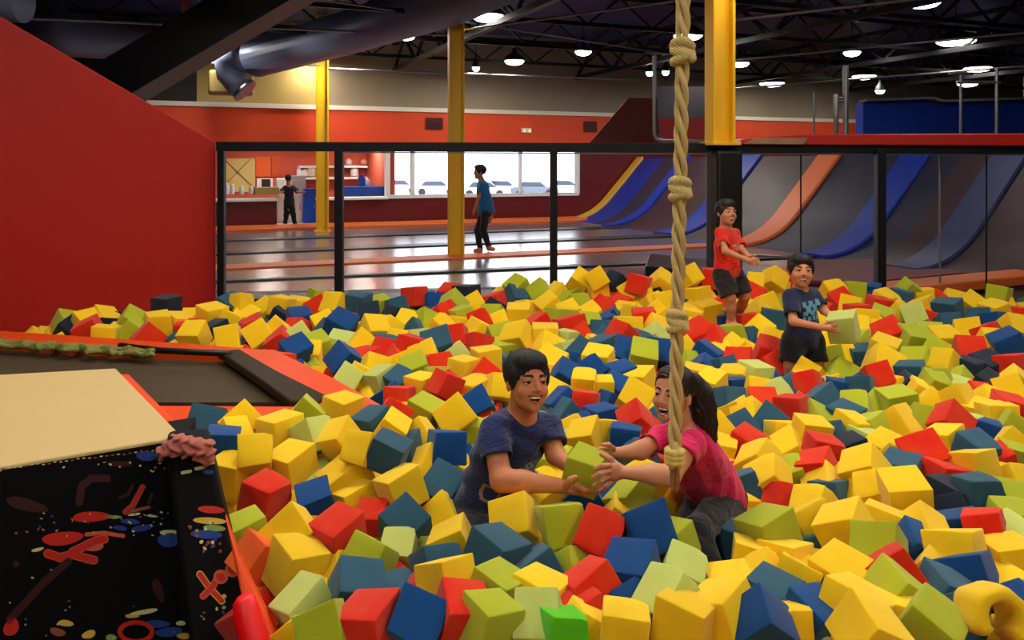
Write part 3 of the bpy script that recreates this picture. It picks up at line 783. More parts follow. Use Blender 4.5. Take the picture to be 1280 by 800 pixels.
s.build('crumpled_cover', .011, [mat('camo_cloth', srgb(120, 118, 50), .7, var=.6, vscale=9)], tr_)
mb = MB().use(m_blackpad); mb.tube([PZ(150, 432, ZP+.01), PZ(200, 438, ZP+.02), PZ(240, 440, ZP+.015), PZ(288, 442, ZP+.02)], .02, 10); mb.build('black_hem', tr_)

# ------------------------------------------------------------ tan topped block with patterned fabric front
ZB = .40
top = zpoly([(-160, 478), (0, 468), (145, 460), (228, 545), (0, 583), (-160, 612)], ZB)
bl = empty('padded_block', PZ(60, 540, ZB)-Vector((0, 0, .7)), 'tan-topped padded block with black neon-patterned fabric front, beside the trampoline', 'padded block')
mb = MB().use(mat('tan_vinyl_top', srgb(204, 176, 116), .5, var=.05, bump=.12, bscale=300)); mb.slab(top, .03, .008); mb.build('top', bl)
tp = [Vector(p)-Vector((0, 0, .028)) for p in top]; cx = sum((p.x for p in tp))/6
side = [tp[2]+Vector((-.02, 0, 0)), tp[2]+Vector((.055, .01, 0)), tp[3]+Vector((.06, -.0, 0)), tp[3]+Vector((-.02, 0, 0))]
mb = MB().use(m_orangered); mb.slab(side, .12, .01); mb.build('side_pad', bl)
m_fab = mat('black_patterned_fabric', srgb(6, 6, 8), .75, spec=.2)
# dark core below the top
core = [Vector(p)-Vector((0, 0, .03)) for p in top]
cc = sum((Vector(p) for p in core), Vector())/6
core = [cc+(p-cc)*.985 for p in core]
NEON = {'r': mat('print_red', srgb(214, 40, 22), .6), 'o': mat('print_salmon', srgb(222, 96, 66), .6), 'm': mat('print_maroon', srgb(58, 14, 12), .7), 'y': mat('print_cream', srgb(226, 218, 150), .6),
        'g': mat('print_green', srgb(140, 170, 90), .6), 'b': mat('print_blue', srgb(36, 66, 150), .6), 'k': mat('print_rust', srgb(160, 82, 56), .6), 'w': mat('print_gold', srgb(230, 190, 70), .6)}
class Plane:
    def __init__(s, o, a, b):
        s.o = Vector(o); s.n = (Vector(a)-s.o).cross(Vector(b)-s.o).normalized()
        if s.n.y > 0: s.n = -s.n
    def hit(s, px, py, off=.0015):
        d = Vector(((px-640)/F, 1, -(py-HY)/F)); c = Vector((0, 0, ZC)); t = (s.o+s.n*off-c).dot(s.n)/d.dot(s.n); return c+d*t
def blob(mb, pl, x, y, rx, ry, ang, c, off=.0015, n=20, jag=0):
    a = math.radians(ang); vs = []
    for i in range(n):
        t = 2*math.pi*i/n; q = 1+jag*math.sin(3*t+x); u, w = rx*math.cos(t)*q, ry*math.sin(t)*q
        vs.append(pl.hit(x+u*math.cos(a)-w*math.sin(a), y+u*math.sin(a)+w*math.cos(a), off))
    mb.use(NEON[c]); mb.add(vs, [tuple(range(n))])
def stroke(mb, pl, pts, r, c, off=.0015, rim=None):
    if rim: stroke(mb, pl, pts, r+1.3, rim, off-.0006)
    for (x0, y0), (x1, y1) in zip(pts, pts[1:]):
        L = math.hypot(x1-x0, y1-y0); a = math.atan2(y1-y0, x1-x0); vs = []
        for i in range(16):
            t = math.pi*2*i/16+math.pi/2; ex, ey = ((x0, y0) if math.cos(t) < 0 or i in (0,) else (x1, y1))
            vs.append(pl.hit(ex+r*math.cos(t+a), ey+r*math.sin(t+a), off))
        mb.use(NEON[c]); mb.add(vs, [tuple(range(16))]); off += .00005
def ring(mb, pl, x, y, r, w, c, off=.0015, sx=1.0):
    stroke(mb, pl, [(x+r*sx*math.cos(t*math.pi/8), y+r*math.sin(t*math.pi/8)) for t in range(17)], w, c, off)
# front face
f0 = Vector(top[5]); f1 = Vector(top[4]); f2 = Vector(top[3])
def dn(p, z): q = Vector(p); q.z = z; return q
mb = MB().use(m_fab)
for a, b in ((f0, f1), (f1, f2)):
    mb.slab([dn(a, ZB-.012), dn(b, ZB-.012), dn(b, -.35)+Vector((0, -.02, 0)), dn(a, -.35)+Vector((0, -.02, 0))], .25, 0, dirn=(-.2, .98, 0))
mb.slab(core, .5, 0)
pl = Plane(f1, f2, dn(f1, -.35)+Vector((0, -.02, 0)))
rr = random.Random(4)
for a in ((114, 646, 24, 6.5, -3, 'r'), (78, 673, 26, 8.5, -6, 'r'), (33, 631, 27, 8, 14, 'm'), (211, 675, 14, 9, -4, 'b'), (211, 666, 11, 4, 0, 'y'), (185, 570, 15, 6, 0, 'b'), (199, 567, 7, 4, -20, 'g'),
          (163, 652, 12, 3.5, 4, 'b'), (178, 660, 14, 4, -10, 'b'), (150, 660, 9, 3, 8, 'b'), (14, 784, 9, 12, 30, 'r'), (211, 790, 17, 6, -6, 'b'), (196, 780, 16, 5, 0, 'b'), (111, 793, 9, 5, -20, 'w'), (82, 779, 10, 4, 5, 'w'),
          (72, 790, 10, 5, 15, 'k'), (180, 765, 18, 3, -10, 'y'), (165, 770, 9, 2.5, 0, 'w'), (226, 779, 6, 3, 0, 'y'), (230, 795, 9, 4, 0, 'w'), (139, 797, 7, 4, 0, 'g'), (150, 580, 16, 3.5, 0, 'm'), (118, 683, 12, 6, -10, 'o'), (47, 687, 8, 2.2, -14, 'y'),
          (198, 738, 6, 16, -18, 'm'), (140, 646, 12, 2, 0, 'g'), (168, 643, 8, 1.6, -8, 'y'), (190, 645, 7, 1.5, 6, 'y'), (145, 647, 6, 1.3, -6, 'y'), (20, 705, 4, 4, 0, 'm')):
    blob(mb, pl, a[0], a[1], a[2], a[3], a[4], a[5], jag=.05)
stroke(mb, pl, [(60, 692), (75, 697), (91, 693), (108, 698), (117, 700)], 4.5, 'r', rim='o'); stroke(mb, pl, [(91, 690), (107, 682), (120, 676), (130, 674)], 4.5, 'r', .002, rim='o')
stroke(mb, pl, [(108, 668), (130, 666), (154, 670)], 2.6, 'o', .0024)
stroke(mb, pl, [(157, 640), (166, 632), (178, 609)], 2.6, 'r', rim='k'); stroke(mb, pl, [(150, 622), (160, 618), (166, 606)], 2.2, 'm'); stroke(mb, pl, [(186, 628), (190, 618)], 2.2, 'm'); stroke(mb, pl, [(160, 640), (186, 634)], 2, 'k')
stroke(mb, pl, [(99, 628), (102, 608), (114, 598), (134, 598)], 5, 'm'); stroke(mb, pl, [(12, 775), (55, 728), (85, 702)], 5, 'm')
ring(mb, pl, 170, 790, 12, 3, 'r', sx=1.7); 
for i in range(70):
    x = rr.uniform(2, 226); y = rr.choice([rr.uniform(575, 590), rr.uniform(640, 670), rr.uniform(700, 800), rr.uniform(640, 665)])
    blob(mb, pl, x, y, rr.uniform(.8, 2.2), rr.uniform(.7, 1.5), rr.uniform(-30, 30), rr.choice('yyykgob'), n=8, off=.0024)
for i in range(30): blob(mb, pl, 4+i*7.2, 585-i*.9+rr.uniform(0, 2), 2.2, .9, -8, rr.choice('yyywk'), n=8)
mb.build('fabric_front', bl, flat=True)
# leaning bolster at the corner in the same fabric
def quad3(pts): return [P(*p) for p in pts]
b0_, b1_, b4_ = P(206, 556, 2.62), P(262, 552, 2.66), P(244, 830, 2.46)
pl = Plane(b0_, b1_, b4_)
bq = [pl.hit(x, y, 0) for x, y in ((206, 556), (262, 552), (284, 652), (312, 760), (326, 830), (240, 830))]
mb = MB().use(m_fab); mb.slab(bq, .16, .02, 3, dirn=(-.35, .93, 0))
for x, y in ((233, 590), (250, 585), (262, 579)): stroke(mb, pl, [(x-5, y+1), (x+5, y-1)], 2.1, 'y')
for a in ((264, 637, 17, 4.6, 4, 'r'), (262, 651, 21, 4.2, 3, 'w'), (268, 660, 14, 4, 5, 'g'), (258, 668, 20, 5.5, 3, 'b'), (261, 590, 7, 3, 0, 'b')): blob(mb, pl, *a)
stroke(mb, pl, [(250, 718), (262, 735), (277, 751)], 3.4, 'r', .0022, rim='w'); stroke(mb, pl, [(254, 745), (266, 733), (270, 726)], 3.2, 'r', .003, rim='o')
ring(mb, pl, 276, 721, 7, 2.2, 'o', .004); blob(mb, pl, 276, 721, 6, 6, 0, 'r', .0045); ring(mb, pl, 291, 712, 7.5, 2.2, 'o', .004); blob(mb, pl, 291, 712, 6.5, 6, 0, 'r', .0045)
for i in range(34):
    y = rr.uniform(592, 790); x = rr.uniform(228+(y-590)*.12, 258+(y-590)*.2)
    blob(mb, pl, x, y, rr.uniform(1.2, 3), rr.uniform(1, 2.6), rr.uniform(-60, 60), rr.choice('kkyggb'), n=10, off=.0018)
mb.build('leaning_pad', None, 'narrow black confetti-patterned pad leaning at the corner of the tan-topped block', 'pad')
s = SD(); pp = [P(206, 562, 2.6), P(222, 556, 2.6), P(240, 559, 2.6), P(256, 562, 2.62), P(262, 572, 2.63)]
s.chain(pp, [.02, .028, .026, .026, .014], k=.02); s.chain([p+Vector((0, -.015, -.012)) for p in pp], .014, k=.01)
s.disp = lambda X: .005*np.sin(X[:, 0]*170+2.5*np.sin(X[:, 2]*120))+.004*np.sin(X[:, 2]*210+X[:, 0]*60)
e = empty('crumpled_cloth', P(235, 575, 2.6), 'crumpled salmon pink cloth on top of the confetti-patterned pad', 'cloth'); s.build('cloth', .005, [mat('salmon_cloth', srgb(176, 92, 80), .7)], e)
mb = MB().use(m_orangered); mb.slab(quad3([(281, 645, 2.42), (300, 698, 2.34), (356, 815, 2.20), (322, 815, 2.18), (300, 740, 2.28)]), .05, .01, 3, dirn=(-.3, .95, 0))
mb.build('edge_strip', None, 'orange vinyl edge strip between the patterned pad and the foam pit', 'pad')
mb = MB().use(mat('bright_red_vinyl', srgb(250, 6, 8), .4)); mb.tube([P(303, 745, 2.16), P(305, 750, 2.16), P(309, 768, 2.15), P(318, 800, 2.13), P(328, 840, 2.1)], [.016, .030, .037, .038, .038], 20); 
mb.build('bolster', None, 'bright red rounded bolster at the bottom edge by the patterned pad', 'bolster')

# ------------------------------------------------------------ rope
def rope():
    D = 2.28; r0 = .0175
    e = empty('climbing_rope', P(843, 600, D), 'thick twisted tan climbing rope with four knots hanging before the laughing girl', 'rope')
    m_rope = mat('tan_rope', srgb(218, 186, 118), .85, var=.18, vscale=40, bump=.5, bscale=260)
    m_knot = mat('pale_rope_knot', srgb(216, 190, 120), .9, var=.15, vscale=50, bump=.6, bscale=300)
    path = lambda py: P(854.5-(py)*.0195 if py > 0 else 854.5, py, D)
    ptop = -720
    def strands(mb, y0, y1):
        n = int((y1-y0)/3); 
        for k in range(3):
            pts = []
            for i in range(n+1):
                py = y0+(y1-y0)*i/n; c = path(py); a = 2*math.pi*(k/3)+py*2*math.pi/93.0
                pts.append(c+Vector((math.cos(a)*r0*.68, math.sin(a)*r0*.68, 0)))
            mb.tube(pts, r0*.50, 10)
        mb.tube([path(y0), path(y1)], r0*.45, 6)
    mb = MB().use(m_rope); strands(mb, ptop, 585); mb.build('rope', e)
    def knot(py, sc_, seed, name='knot'):
        c = path(py); s = SD(); rk = r0*.85*sc_
        q = random.Random(seed)
        for j, (tz, tilt) in enumerate(((-.9, .5), (.0, -.45), (.9, .5))):
            pts = []
            for i in range(15):
                a = 2*math.pi*i/14+seed
                pts.append(c+Vector((math.cos(a)*r0*1.12*sc_, math.sin(a)*r0*1.0*sc_, tz*r0*.95*sc_+math.cos(a+j)*r0*tilt*sc_)))
            s.chain(pts, rk*.82, k=.002)
        s.cap(c+Vector((-.9*r0*sc_, -.6*r0, 1.1*r0*sc_)), c+Vector((1.1*r0*sc_, -1.0*r0, -1.0*r0*sc_)), rk*.8, k=.002)
        s.cap(c-Vector((0, 0, r0*sc_)), c+Vector((0, 0, r0*sc_)), r0*1.1, k=.002)
        s.disp = lambda X: .0011*np.sin((X[:, 0]*.7+X[:, 2]*.8)*900)
        s.build(name, .0022, [m_knot], e)
    knot(65, 1.15, 1.0); knot(236, 1.05, 3.3); knot(401, 1.0, 4.7)
    # big whipped end knot
    c = path(570); s = SD()
    for a, z, rr_ in [(i*2*math.pi/7, zz, .013) for zz in (-.014, .0, .014) for i in range(7)]:
        s.ell(c+Vector((.019*math.cos(a+zz*60), .019*math.sin(a+zz*60), z)), (.0125, .0125, .0105), k=.004)
    s.ell(c, (.022, .022, .024), k=.006)
    s.ell(c+Vector((0, 0, .03)), (.016, .016, .016), k=.01)
    s.disp = lambda X: .0008*np.sin(X[:, 2]*900+X[:, 0]*700)
    s.build('end_knot', .0022, [mat('yellow_end_knot', srgb(222, 196, 104), .9, var=.2, vscale=60, bump=.5, bscale=300)], e)
    mb = MB().use(mat('frayed_rope', srgb(150, 100, 60), .9, var=.3, vscale=60))
    for k in range(5): mb.tube([c+Vector((.006*math.cos(k*1.3), .006*math.sin(k*1.3), -.02)), c+Vector((.009*math.cos(k*1.3), .009*math.sin(k*1.3), -.055)), c+Vector((.010*math.cos(k*1.3), .009*math.sin(k*1.3), -.082-.004*k))], [.006, .0055, .004], 8)
    mb.build('frayed_end', e)
rope()
# ------------------------------------------------------------ foam cubes
# colour, column, row, [depth layer], [size]: where each cube lies in the pit as read off the photo
CUBES = """
t258,531,1.05 b277,557,-1 y303,531,1,1.05 y291,546,-2,.8 g382,519,0,.95 y350,541,0,1.1 l392,545,0,1.05 y430,512,1,1.0 t467,531,1,.95 y426,549,-1,.95 y455,563,1,1 y319,567,0,.95 y364,582,1,1.15 b401,576,-2,1 y289,594,1,1.15 y325,589,-2,1 r332,620,1,1.1
l367,611,-1,.9 l397,604,-1,1 y434,602,0,1.35 y468,600,-1,1.1 b394,630,0,1 y441,627,-1,1 g290,628,-2,.9 y299,636,-2,.9 t485,566,-1,1 g309,666,0,.95 y364,668,1,1.1 r423,671,1,1.15 r466,652,-1,.9 o323,699,0,1 y372,707,0,1.3 y323,731,-2,1.1 y417,715,-1,1.05 g462,702,0,1.15
t446,736,1,1.2 l382,762,0,1.2 g404,790,1,1.1 r462,782,1,1.25 y368,797,-1,.8
y527,490,-1,1.1 r561,488,0,1 y594,492,-1,1.3 r500,500,-1,1 b484,500,-1,.9 t515,504,-2,.9 g531,517,1,1.05 y569,521,1,1.25 b598,504,-1,1 l602,517,-2,.8 g588,543,-1,1.1 r492,521,0,.9 y504,519,-2,.9 y523,549,0,1.15 y490,537,-1,.8 t500,565,0,1.2 b559,559,1,1.15 y535,588,-1,1.2 t555,610,0,1.1 y502,612,1,1.15 r539,626,-1,1 y567,586,-2,.9 g569,634,-2,.8 t508,656,0,1.15
y675,567,-1,1.1 g695,582,-1,1.1 l714,557,-1,1 y693,606,-2,1.0 y710,539,-1,1 b703,504,0,1 t707,521,-1,1 y691,496,-1,1 y728,488,-1,1 r732,504,0,.9 b727,537,-1,.8 y732,547,0,1 b657,616,-2,1 y685,622,-1,1.1 r714,622,-2,.9 b732,626,-1,1 y645,652,2,1.15 g700,655,2,1.1
y555,650,-1,1.1 y569,681,0,1.05 t622,695,1,1.2 t673,719,0,1.1 y691,691,0,1.05 r748,671,2,1.2 g720,713,0,1.0 r742,738,1,1.2 r728,766,0,.95 l498,691,-1,1 l517,687,-2,.9 l537,691,-2,.8 t547,711,0,1.15 y557,729,1,1.1 g622,740,1,1.15 r533,750,0,1.15 t498,746,-1,.95 r492,731,-2,.8 b521,778,1,1.15 r575,772,1,1.2 g614,780,1,1.15 y675,750,0,1.25 l673,778,1,1.15 y652,770,-1,.9 v704,790,1,.9 y734,792,0,1.1 r567,799,-1,1 y606,800,-1,.9
y752,488,-1,1 b770,487,-1,1 b768,498,-2,.9 y793,500,0,1.2 r795,527,0,1 y752,543,0,1.1 b781,549,0,1 b760,506,-2,.9 b752,525,-1,1 t797,571,-1,1 r815,569,-1,.8 y817,557,-2,.8 y805,610,0,1.35 y833,622,-1,1 g789,626,0,1.05 b752,626,-1,1 r770,606,-2,.9 y775,470,-1,1
y890,486,-1,1.05 b919,486,-1,1 t909,502,0,1.1 y945,492,-1,1.05 r953,506,-1,1 l970,492,-1,1 y972,510,-2,.8 t990,490,-1,1 r990,512,0,1.05 y919,519,-1,1.1 y937,521,-1,1 t961,529,-1,1.1 g890,525,-2,.8 y894,541,-1,1 t927,541,-1,1.1 y900,563,-1,1 r935,559,-1,1.1 y980,545,-1,1.1 y949,577,0,1.15 y986,565,-1,1.1 y919,596,-2,1 r929,600,-2,.9 g988,594,-1,1 y961,600,0,1.15 t929,612,-1,1 y923,630,-1,1 t951,634,-2,1 r978,626,-1,1.05 r919,642,-2,1
y775,652,-1,1 b807,664,2,1.25 r917,650,-2,.9 y916,655,-1,1.0 t919,676,-1,.9 g961,667,1,1.2 g841,685,0,1.2 l852,719,0,1.2 l835,750,1,1.2 b791,717,1,1.3 y768,703,-1,1 l789,745,-1,.9 b801,765,0,1.3 y781,788,1,1.2 y856,782,1,1.25 y912,739,-1,1.2 y905,768,1,1.35 y939,703,0,1.1 y980,703,0,1.1 y951,731,-1,1.2 t965,748,0,1.1 b953,782,1,1.2 y984,780,0,1 b1000,762,-1,1.1 y994,727,0,1.1
b1011,491,-1,1 t1028,504,0,1.15 y1035,482,-1,.8 b1052,491,-1,1 t1081,488,-1,1.1 y1109,487,-1,1 n1136,487,-1,1 g1168,482,0,1 l1195,487,-1,.8 n1208,482,-2,.9 n1236,484,-1,1 y1265,489,0,1.1 r1225,497,-1,.9 r1171,502,-2,.8 g1070,511,0,1.1 g1094,508,-1,1 g1122,504,0,1.1 y1151,495,-1,1.05 y1162,508,-1,1 y1197,502,0,1.1 y1221,519,-1,1.05 y1247,521,0,1.1 y1236,503,-1,1 r1262,513,0,1.1
r1004,511,-1,.9 g1022,526,-1,1.05 t1057,524,-1,1 y1013,543,0,1.1 y1066,537,0,1.05 l1085,554,-1,1 g1090,537,0,.95 y1121,532,1,1.15 g1156,528,0,1.1 r1190,528,1,1.05 l1219,537,-1,1 b1242,546,-1,1 g1269,537,0,1 y1266,559,0,1 g1269,574,-1,1 r1028,565,0,1.1 r1022,587,0,1 t1041,550,-1,1 n1063,565,-1,1 y1107,561,-1,.95 y1130,558,-1,1 y1123,573,0,1 r1157,570,1,1.25 y1182,552,0,1 t1221,563,0,1.1 y1217,585,1,1.1 r1247,578,-1,.9 r1193,576,-2,.8
y1084,589,1,1.15 t1127,592,0,1.1 y1061,602,-1,1 y1094,613,0,1 b1114,611,-1,1 y1033,611,-1,1.1 t1037,620,-1,.9 y1072,622,-1,1 y1133,620,1,1.25 r1182,600,0,1.1 n1184,624,0,1.15 t1223,616,1,1.05 y1256,604,-1,1.05 y1269,608,-1,1.1 g1265,629,0,1.1 y1017,633,0,1.05 y1221,637,-1,1 g1002,602,-2,.8
y1017,653,0,1.15 y1058,660,1,1.15 y1103,660,0,1.2 y1136,649,-1,1.2 n1186,642,-1,1 t1171,653,-2,.8 g1269,651,0,1.1 r1232,660,1,1 b1201,666,0,1.15 y1155,664,1,1 l1262,675,0,1.05 t1022,690,0,1.15 y1000,690,-2,1 b1059,699,-2,.8 r1072,712,-1,.8 g1098,690,1,1.2 b1147,686,0,1.1 y1195,692,1,1.3 b1249,699,-1,1 y1265,703,0,1.2 r1118,721,1,1.3 y1164,727,0,1.1 b1214,725,0,1.3 t1186,749,0,1.3 y1055,725,0,1.3 y1013,734,-1,1.2 y1004,708,-1,1
g1122,745,0,1.25 l1151,754,-1,.9 g1164,784,1,1.3 y1124,774,0,1.1 y1072,772,0,1.7 y1088,794,2,1.25 b1018,772,0,1.1 t1190,780,-1,1.2 y1245,738,-1,1.2 b1273,762,-1,1 r1278,784,0,.9
g84,405,0 n90,413,-1 y109,405,0 y129,401,0,1.05 r111,415,0 n135,412,-1 y131,421,0,.9 n151,403,-1 g164,403,1 g168,417,0 y151,420,-1 n208,384,2,1.05 y198,405,1,1.1 n212,413,-1 y222,406,0 r186,422,0 r235,415,-1 y241,403,-1 y244,421,0 y265,396,1,1.1 y253,409,-1 n269,417,-1 y285,403,0 y285,424,0 t290,384,1,1.15 y302,378,-1,.8 b294,419,-1 y308,397,0 r316,411,0
y324,421,0 y330,391,-1 y353,383,1 y375,385,0 g397,375,-1 r397,387,0,1.1 y420,382,1,1.05 n351,399,-1 b375,401,0 y345,413,0 r351,429,0 r373,415,-1 l371,425,0 b369,440,0 y406,407,0 b426,409,1,1.2 t408,421,-1 g395,434,0,1.1 l426,432,-1 y387,444,-1,.9 g408,446,-2 b430,452,1,1.25 y440,393,-1 t448,380,1,1.1 n462,396,0,1.1 g475,383,0 t495,385,0 n493,399,0 r519,371,1 t536,381,-1 y446,417,-1 y467,415,0,1.1 y450,436,0,1.1 r456,452,-1 y483,413,0 y467,462,0,1.1 y450,474,0,1.1 l432,476,0 l475,476,0 t481,436,-1 y509,405,0 g530,405,0 t521,417,-1 r514,436,1 r483,444,0,1.1 r495,454,-1 y499,430,-1 y507,456,-1 g519,462,1,1.1 y532,448,0 t547,432,1,1.1 l530,428,-2 y550,411,0 r556,395,0 t499,478,0 y527,484,0 g542,474,0 r548,458,0 r558,482,1
b541,381,-1 g566,381,1 r563,369,-1 n583,369,1,1.05 y594,381,0,.9 r618,379,0 n616,391,-1 g647,360,1 t644,373,0 y630,373,-1 n662,371,-1 g675,365,1 y697,369,0 r555,397,-1 g577,397,0 r600,403,0 g616,397,-1 y624,407,-1 y648,395,0,1.05 y660,389,-1 y687,385,0,1.1 g699,399,0 r673,409,0 y713,393,0 g705,381,-1 g723,381,0 r687,375,-1 g721,369,0 y725,352,1 y746,349,1 n744,371,-1 y746,365,0 r750,385,-1 y740,395,0 g736,409,-1 t752,417,-1
r570,423,1 y575,409,-1 y551,411,-1 y600,417,0 g626,423,0 r595,434,0 y648,423,1,1.15 y681,423,1,1.15 r713,411,0,1.2 r730,425,-1 l708,425,0,.8 l571,446,0,.9 y608,450,1,1.1 g628,440,-1 r583,440,-2 y579,462,1 r553,460,0 t628,462,-1 r610,470,0 y602,480,-1,1.1 y591,484,-2 y624,484,0 t730,444,0 y683,440,-1,1.1 y689,458,-1,1.1 l707,444,-1 b705,456,-1 b707,470,1 b740,462,0 y748,450,0 y744,434,-1,.8 y730,480,0,1.1 t756,436,-1 y695,470,-1 g689,484,-2 y662,440,-2 y640,410,-2
y750,363,0 n770,354,0 g777,360,-1 y787,366,0 r799,356,1 r815,356,-1 y827,352,0 r838,358,0 n823,368,0 y833,378,0 y807,373,0,1.1 r766,373,0 r777,385,0 r754,387,0 y781,393,-1 y793,395,0 r805,401,1 y815,382,-1 y818,394,-1 r827,389,-2 y862,346,0 y858,363,-1 r868,354,0 y872,371,1 b862,381,-1 n886,365,0 r890,348,0 y896,354,0 r903,362,-1 y886,391,1 y884,378,-1 r901,383,-1 y866,399,0,1.2 y836,399,-1 y785,411,0,1.1 r777,419,1,.95 y775,434,-1 y821,413,0 l819,425,-1 y856,413,-1 r872,421,1,1.25 r896,432,0,1.2 b901,405,-1,1.1 t925,395,-2 r937,405,0 y931,389,0 r939,371,1,1.05 y957,381,0 y949,395,0 t966,401,0,1.1 y949,356,0 y968,350,0 y974,363,0,1.1 r984,354,-1 g980,375,-2 r923,373,-1 g913,421,0,1.1 t935,427,-1 y951,417,0 y968,430,0,1.1 r961,440,1 r966,458,0,1.15 y919,440,0 b781,446,0,1.1 g804,446,1 b827,444,0,1.1 y860,444,0,1.1 b882,446,0 b880,462,0 g860,460,-1 t903,462,0 y921,452,-1 r925,456,-1 y939,448,-1 l943,470,0,1.1 b777,472,-1,1.1 y799,478,-1,1.1 y752,450,0 b752,405,-1 t756,428,-1 b764,401,-1 y870,474,0,1.1 y890,482,0,1.05 y919,474,0,1.1 b961,480,-1 y898,448,-1 t799,432,-1 t847,475,-1 r838,463,-2 l830,432,-2
y1042,365,1,1.05 g1068,364,1 b1087,366,-1 g1039,376,-1 r1052,378,0 y1063,385,0 r1072,393,0 r1026,393,-1 y1030,405,-1 b1087,378,-1 y1107,376,0 r1098,385,0,1.05 g1136,364,1 t1127,374,0 y1153,372,0 r1171,380,-1 g1101,400,0 y1125,393,0,1.1 y1083,400,0 y1074,415,-1,1.2 y1096,417,-1 r1114,420,0,1.15 l1144,396,1,1.05 y1155,385,0 r1163,404,-2 t1184,389,0,1.15 t1186,407,-1 y1192,378,-1 y1214,385,0,1.1 y1243,391,0,1.1 g1249,370,1 t1223,402,-1 b1243,404,0 y1210,415,0 r1236,420,0,1.1 y1267,411,0 y1241,431,-1 b1260,431,0,1.1 y1179,426,0,1.1 g1162,420,0 g1142,426,0,1.1 g1168,444,-1 r1214,442,1,1.05 n1210,463,0,1.05 n1234,461,0,1.2 r1267,459,1,1.1 r1278,441,-1 y1182,455,1,1.1 g1147,457,0 g1168,476,0,1.1 y1105,439,0,1.05 y1103,457,0,1.1 t1140,470,0,1.1 r1098,470,1 g1039,450,0 y1057,446,0 t1077,448,0 g1052,468,0 r1063,477,-1 y1011,470,0 r1011,481,0 t1077,484,0 y1271,479,0 b1048,430,-1 y1033,431,-1 g1070,432,-1 y1002,450,-2 y1188,478,-2 g1200,480,-1
y995,372,-2 y1008,480,-1 y985,462,-2 y1270,520,-2 n1225,525,-2
"""
CS = .158
FOAM = {'y': ('yellow', srgb(242, 198, 24)), 'g': ('lime green', srgb(172, 178, 36)), 'l': ('pale green', srgb(190, 200, 104)), 'b': ('blue', srgb(16, 68, 126)),
        't': ('slate blue', srgb(46, 84, 104)), 'n': ('very dark navy', srgb(28, 38, 54)), 'r': ('red', srgb(216, 46, 14)), 'o': ('orange', srgb(232, 92, 24)), 'v': ('vivid green', srgb(88, 196, 10))}
def foam_mat(k):
    nm, c = FOAM[k]
    m = mat('foam_'+nm.replace(' ', '_'), c, .9, bump=.35, bscale=220, spec=.15, sheen=.15)
    nt = m.node_tree; b = nt.nodes['Principled BSDF']
    if not any(n.type == 'OBJECT_INFO' for n in nt.nodes):
        oi = nt.nodes.new('ShaderNodeObjectInfo'); hs = nt.nodes.new('ShaderNodeHueSaturation'); hs.inputs['Color'].default_value = c
        mr_ = nt.nodes.new('ShaderNodeMapRange'); mr_.inputs[3].default_value = .88; mr_.inputs[4].default_value = 1.1
        nt.links.new(oi.outputs['Random'], mr_.inputs[0]); nt.links.new(mr_.outputs[0], hs.inputs['Value'])
        tc = nt.nodes.new('ShaderNodeTexCoord'); n = nt.nodes.new('ShaderNodeTexNoise'); n.inputs['Scale'].default_value = 9
        nt.links.new(tc.outputs['Object'], n.inputs['Vector'])
        mh = nt.nodes.new('ShaderNodeMapRange'); mh.inputs[3].default_value = .49; mh.inputs[4].default_value = .51
        nt.links.new(n.outputs['Fac'], mh.inputs[0]); nt.links.new(mh.outputs[0], hs.inputs['Hue'])
        nt.links.new(hs.outputs[0], b.inputs['Base Color'])
    return m
def cube_geo(seed, ts, r=.09, notch=False):
    q = random.Random(seed)
    corner = {}
    for sx in (-1, 1):
        for sy in (-1, 1):
            for sz in (-1, 1): corner[(sx, sy, sz)] = Vector([q.uniform(-.11, .11) for _ in range(3)])
    bow = [q.uniform(-.05, .06) for _ in range(6)]
    V = {}; vs = []; fs = []
    def vid(p):
        key = tuple(round(c, 4) for c in p)
        if key in V: return V[key]
        p = Vector(p); inner = Vector([max(-1+r, min(1-r, c)) for c in p]); d = p-inner
        w = inner+(d.normalized()*r if d.length > 1e-6 else Vector())
        for ax in range(3):
            s_ = 1 if p[ax] > 0 else -1
            if abs(p[ax]) > .98:
                o1, o2 = [a for a in range(3) if a != ax]
                w[ax] += s_*bow[ax*2+(s_ > 0)]*(1-p[o1]**2)*(1-p[o2]**2)
        off = Vector()
        for c, o in corner.items():
            wt = (1+c[0]*p.x)*(1+c[1]*p.y)*(1+c[2]*p.z)/8; off += o*wt
        w += off
        if notch:
            nc = Vector((1, -.9, .8)); dd = (p-nc).length
            if dd < .55: w -= (p-nc*0.0).normalized()*(.55-dd)*.5
        V[key] = len(vs); vs.append(w*.5); return V[key]
    n = len(ts)
    for ax in range(3):
        o1, o2 = [(1, 2), (2, 0), (0, 1)][ax]
        for s_ in (-1, 1):
            for i in range(n-1):
                for j in range(n-1):
                    ids = []
                    for a, b in ((i, j), (i+1, j), (i+1, j+1), (i, j+1)):
                        p = [0, 0, 0]; p[ax] = s_; p[o1] = ts[a]; p[o2] = ts[b]; ids.append(vid(p))
                    fs.append(ids if s_ > 0 else ids[::-1])
    return vs, fs
THI = [-1, -.97, -.925, -.45, 0, .45, .925, .97, 1]; TLO = [-1, -.95, -.88, 0, .88, .95, 1]
NV_ = 7
GEO_HI = [cube_geo(i, THI, .06+.015*(i % 3), notch=(i in (2, 5))) for i in range(NV_)]
GEO_LO = [cube_geo(i, TLO, .11) for i in range(NV_)]
MESH = {}
def cube_mesh(k, i):
    if (k, i) not in MESH:
        me = bpy.data.meshes.new('foam_cube'); vs, fs = GEO_HI[i]
        me.from_pydata([tuple(v*CS) for v in vs], [], fs); me.materials.append(foam_mat(k))
        me.polygons.foreach_set('use_smooth', [True]*len(fs)); me.update(); MESH[(k, i)] = me
    return MESH[(k, i)]
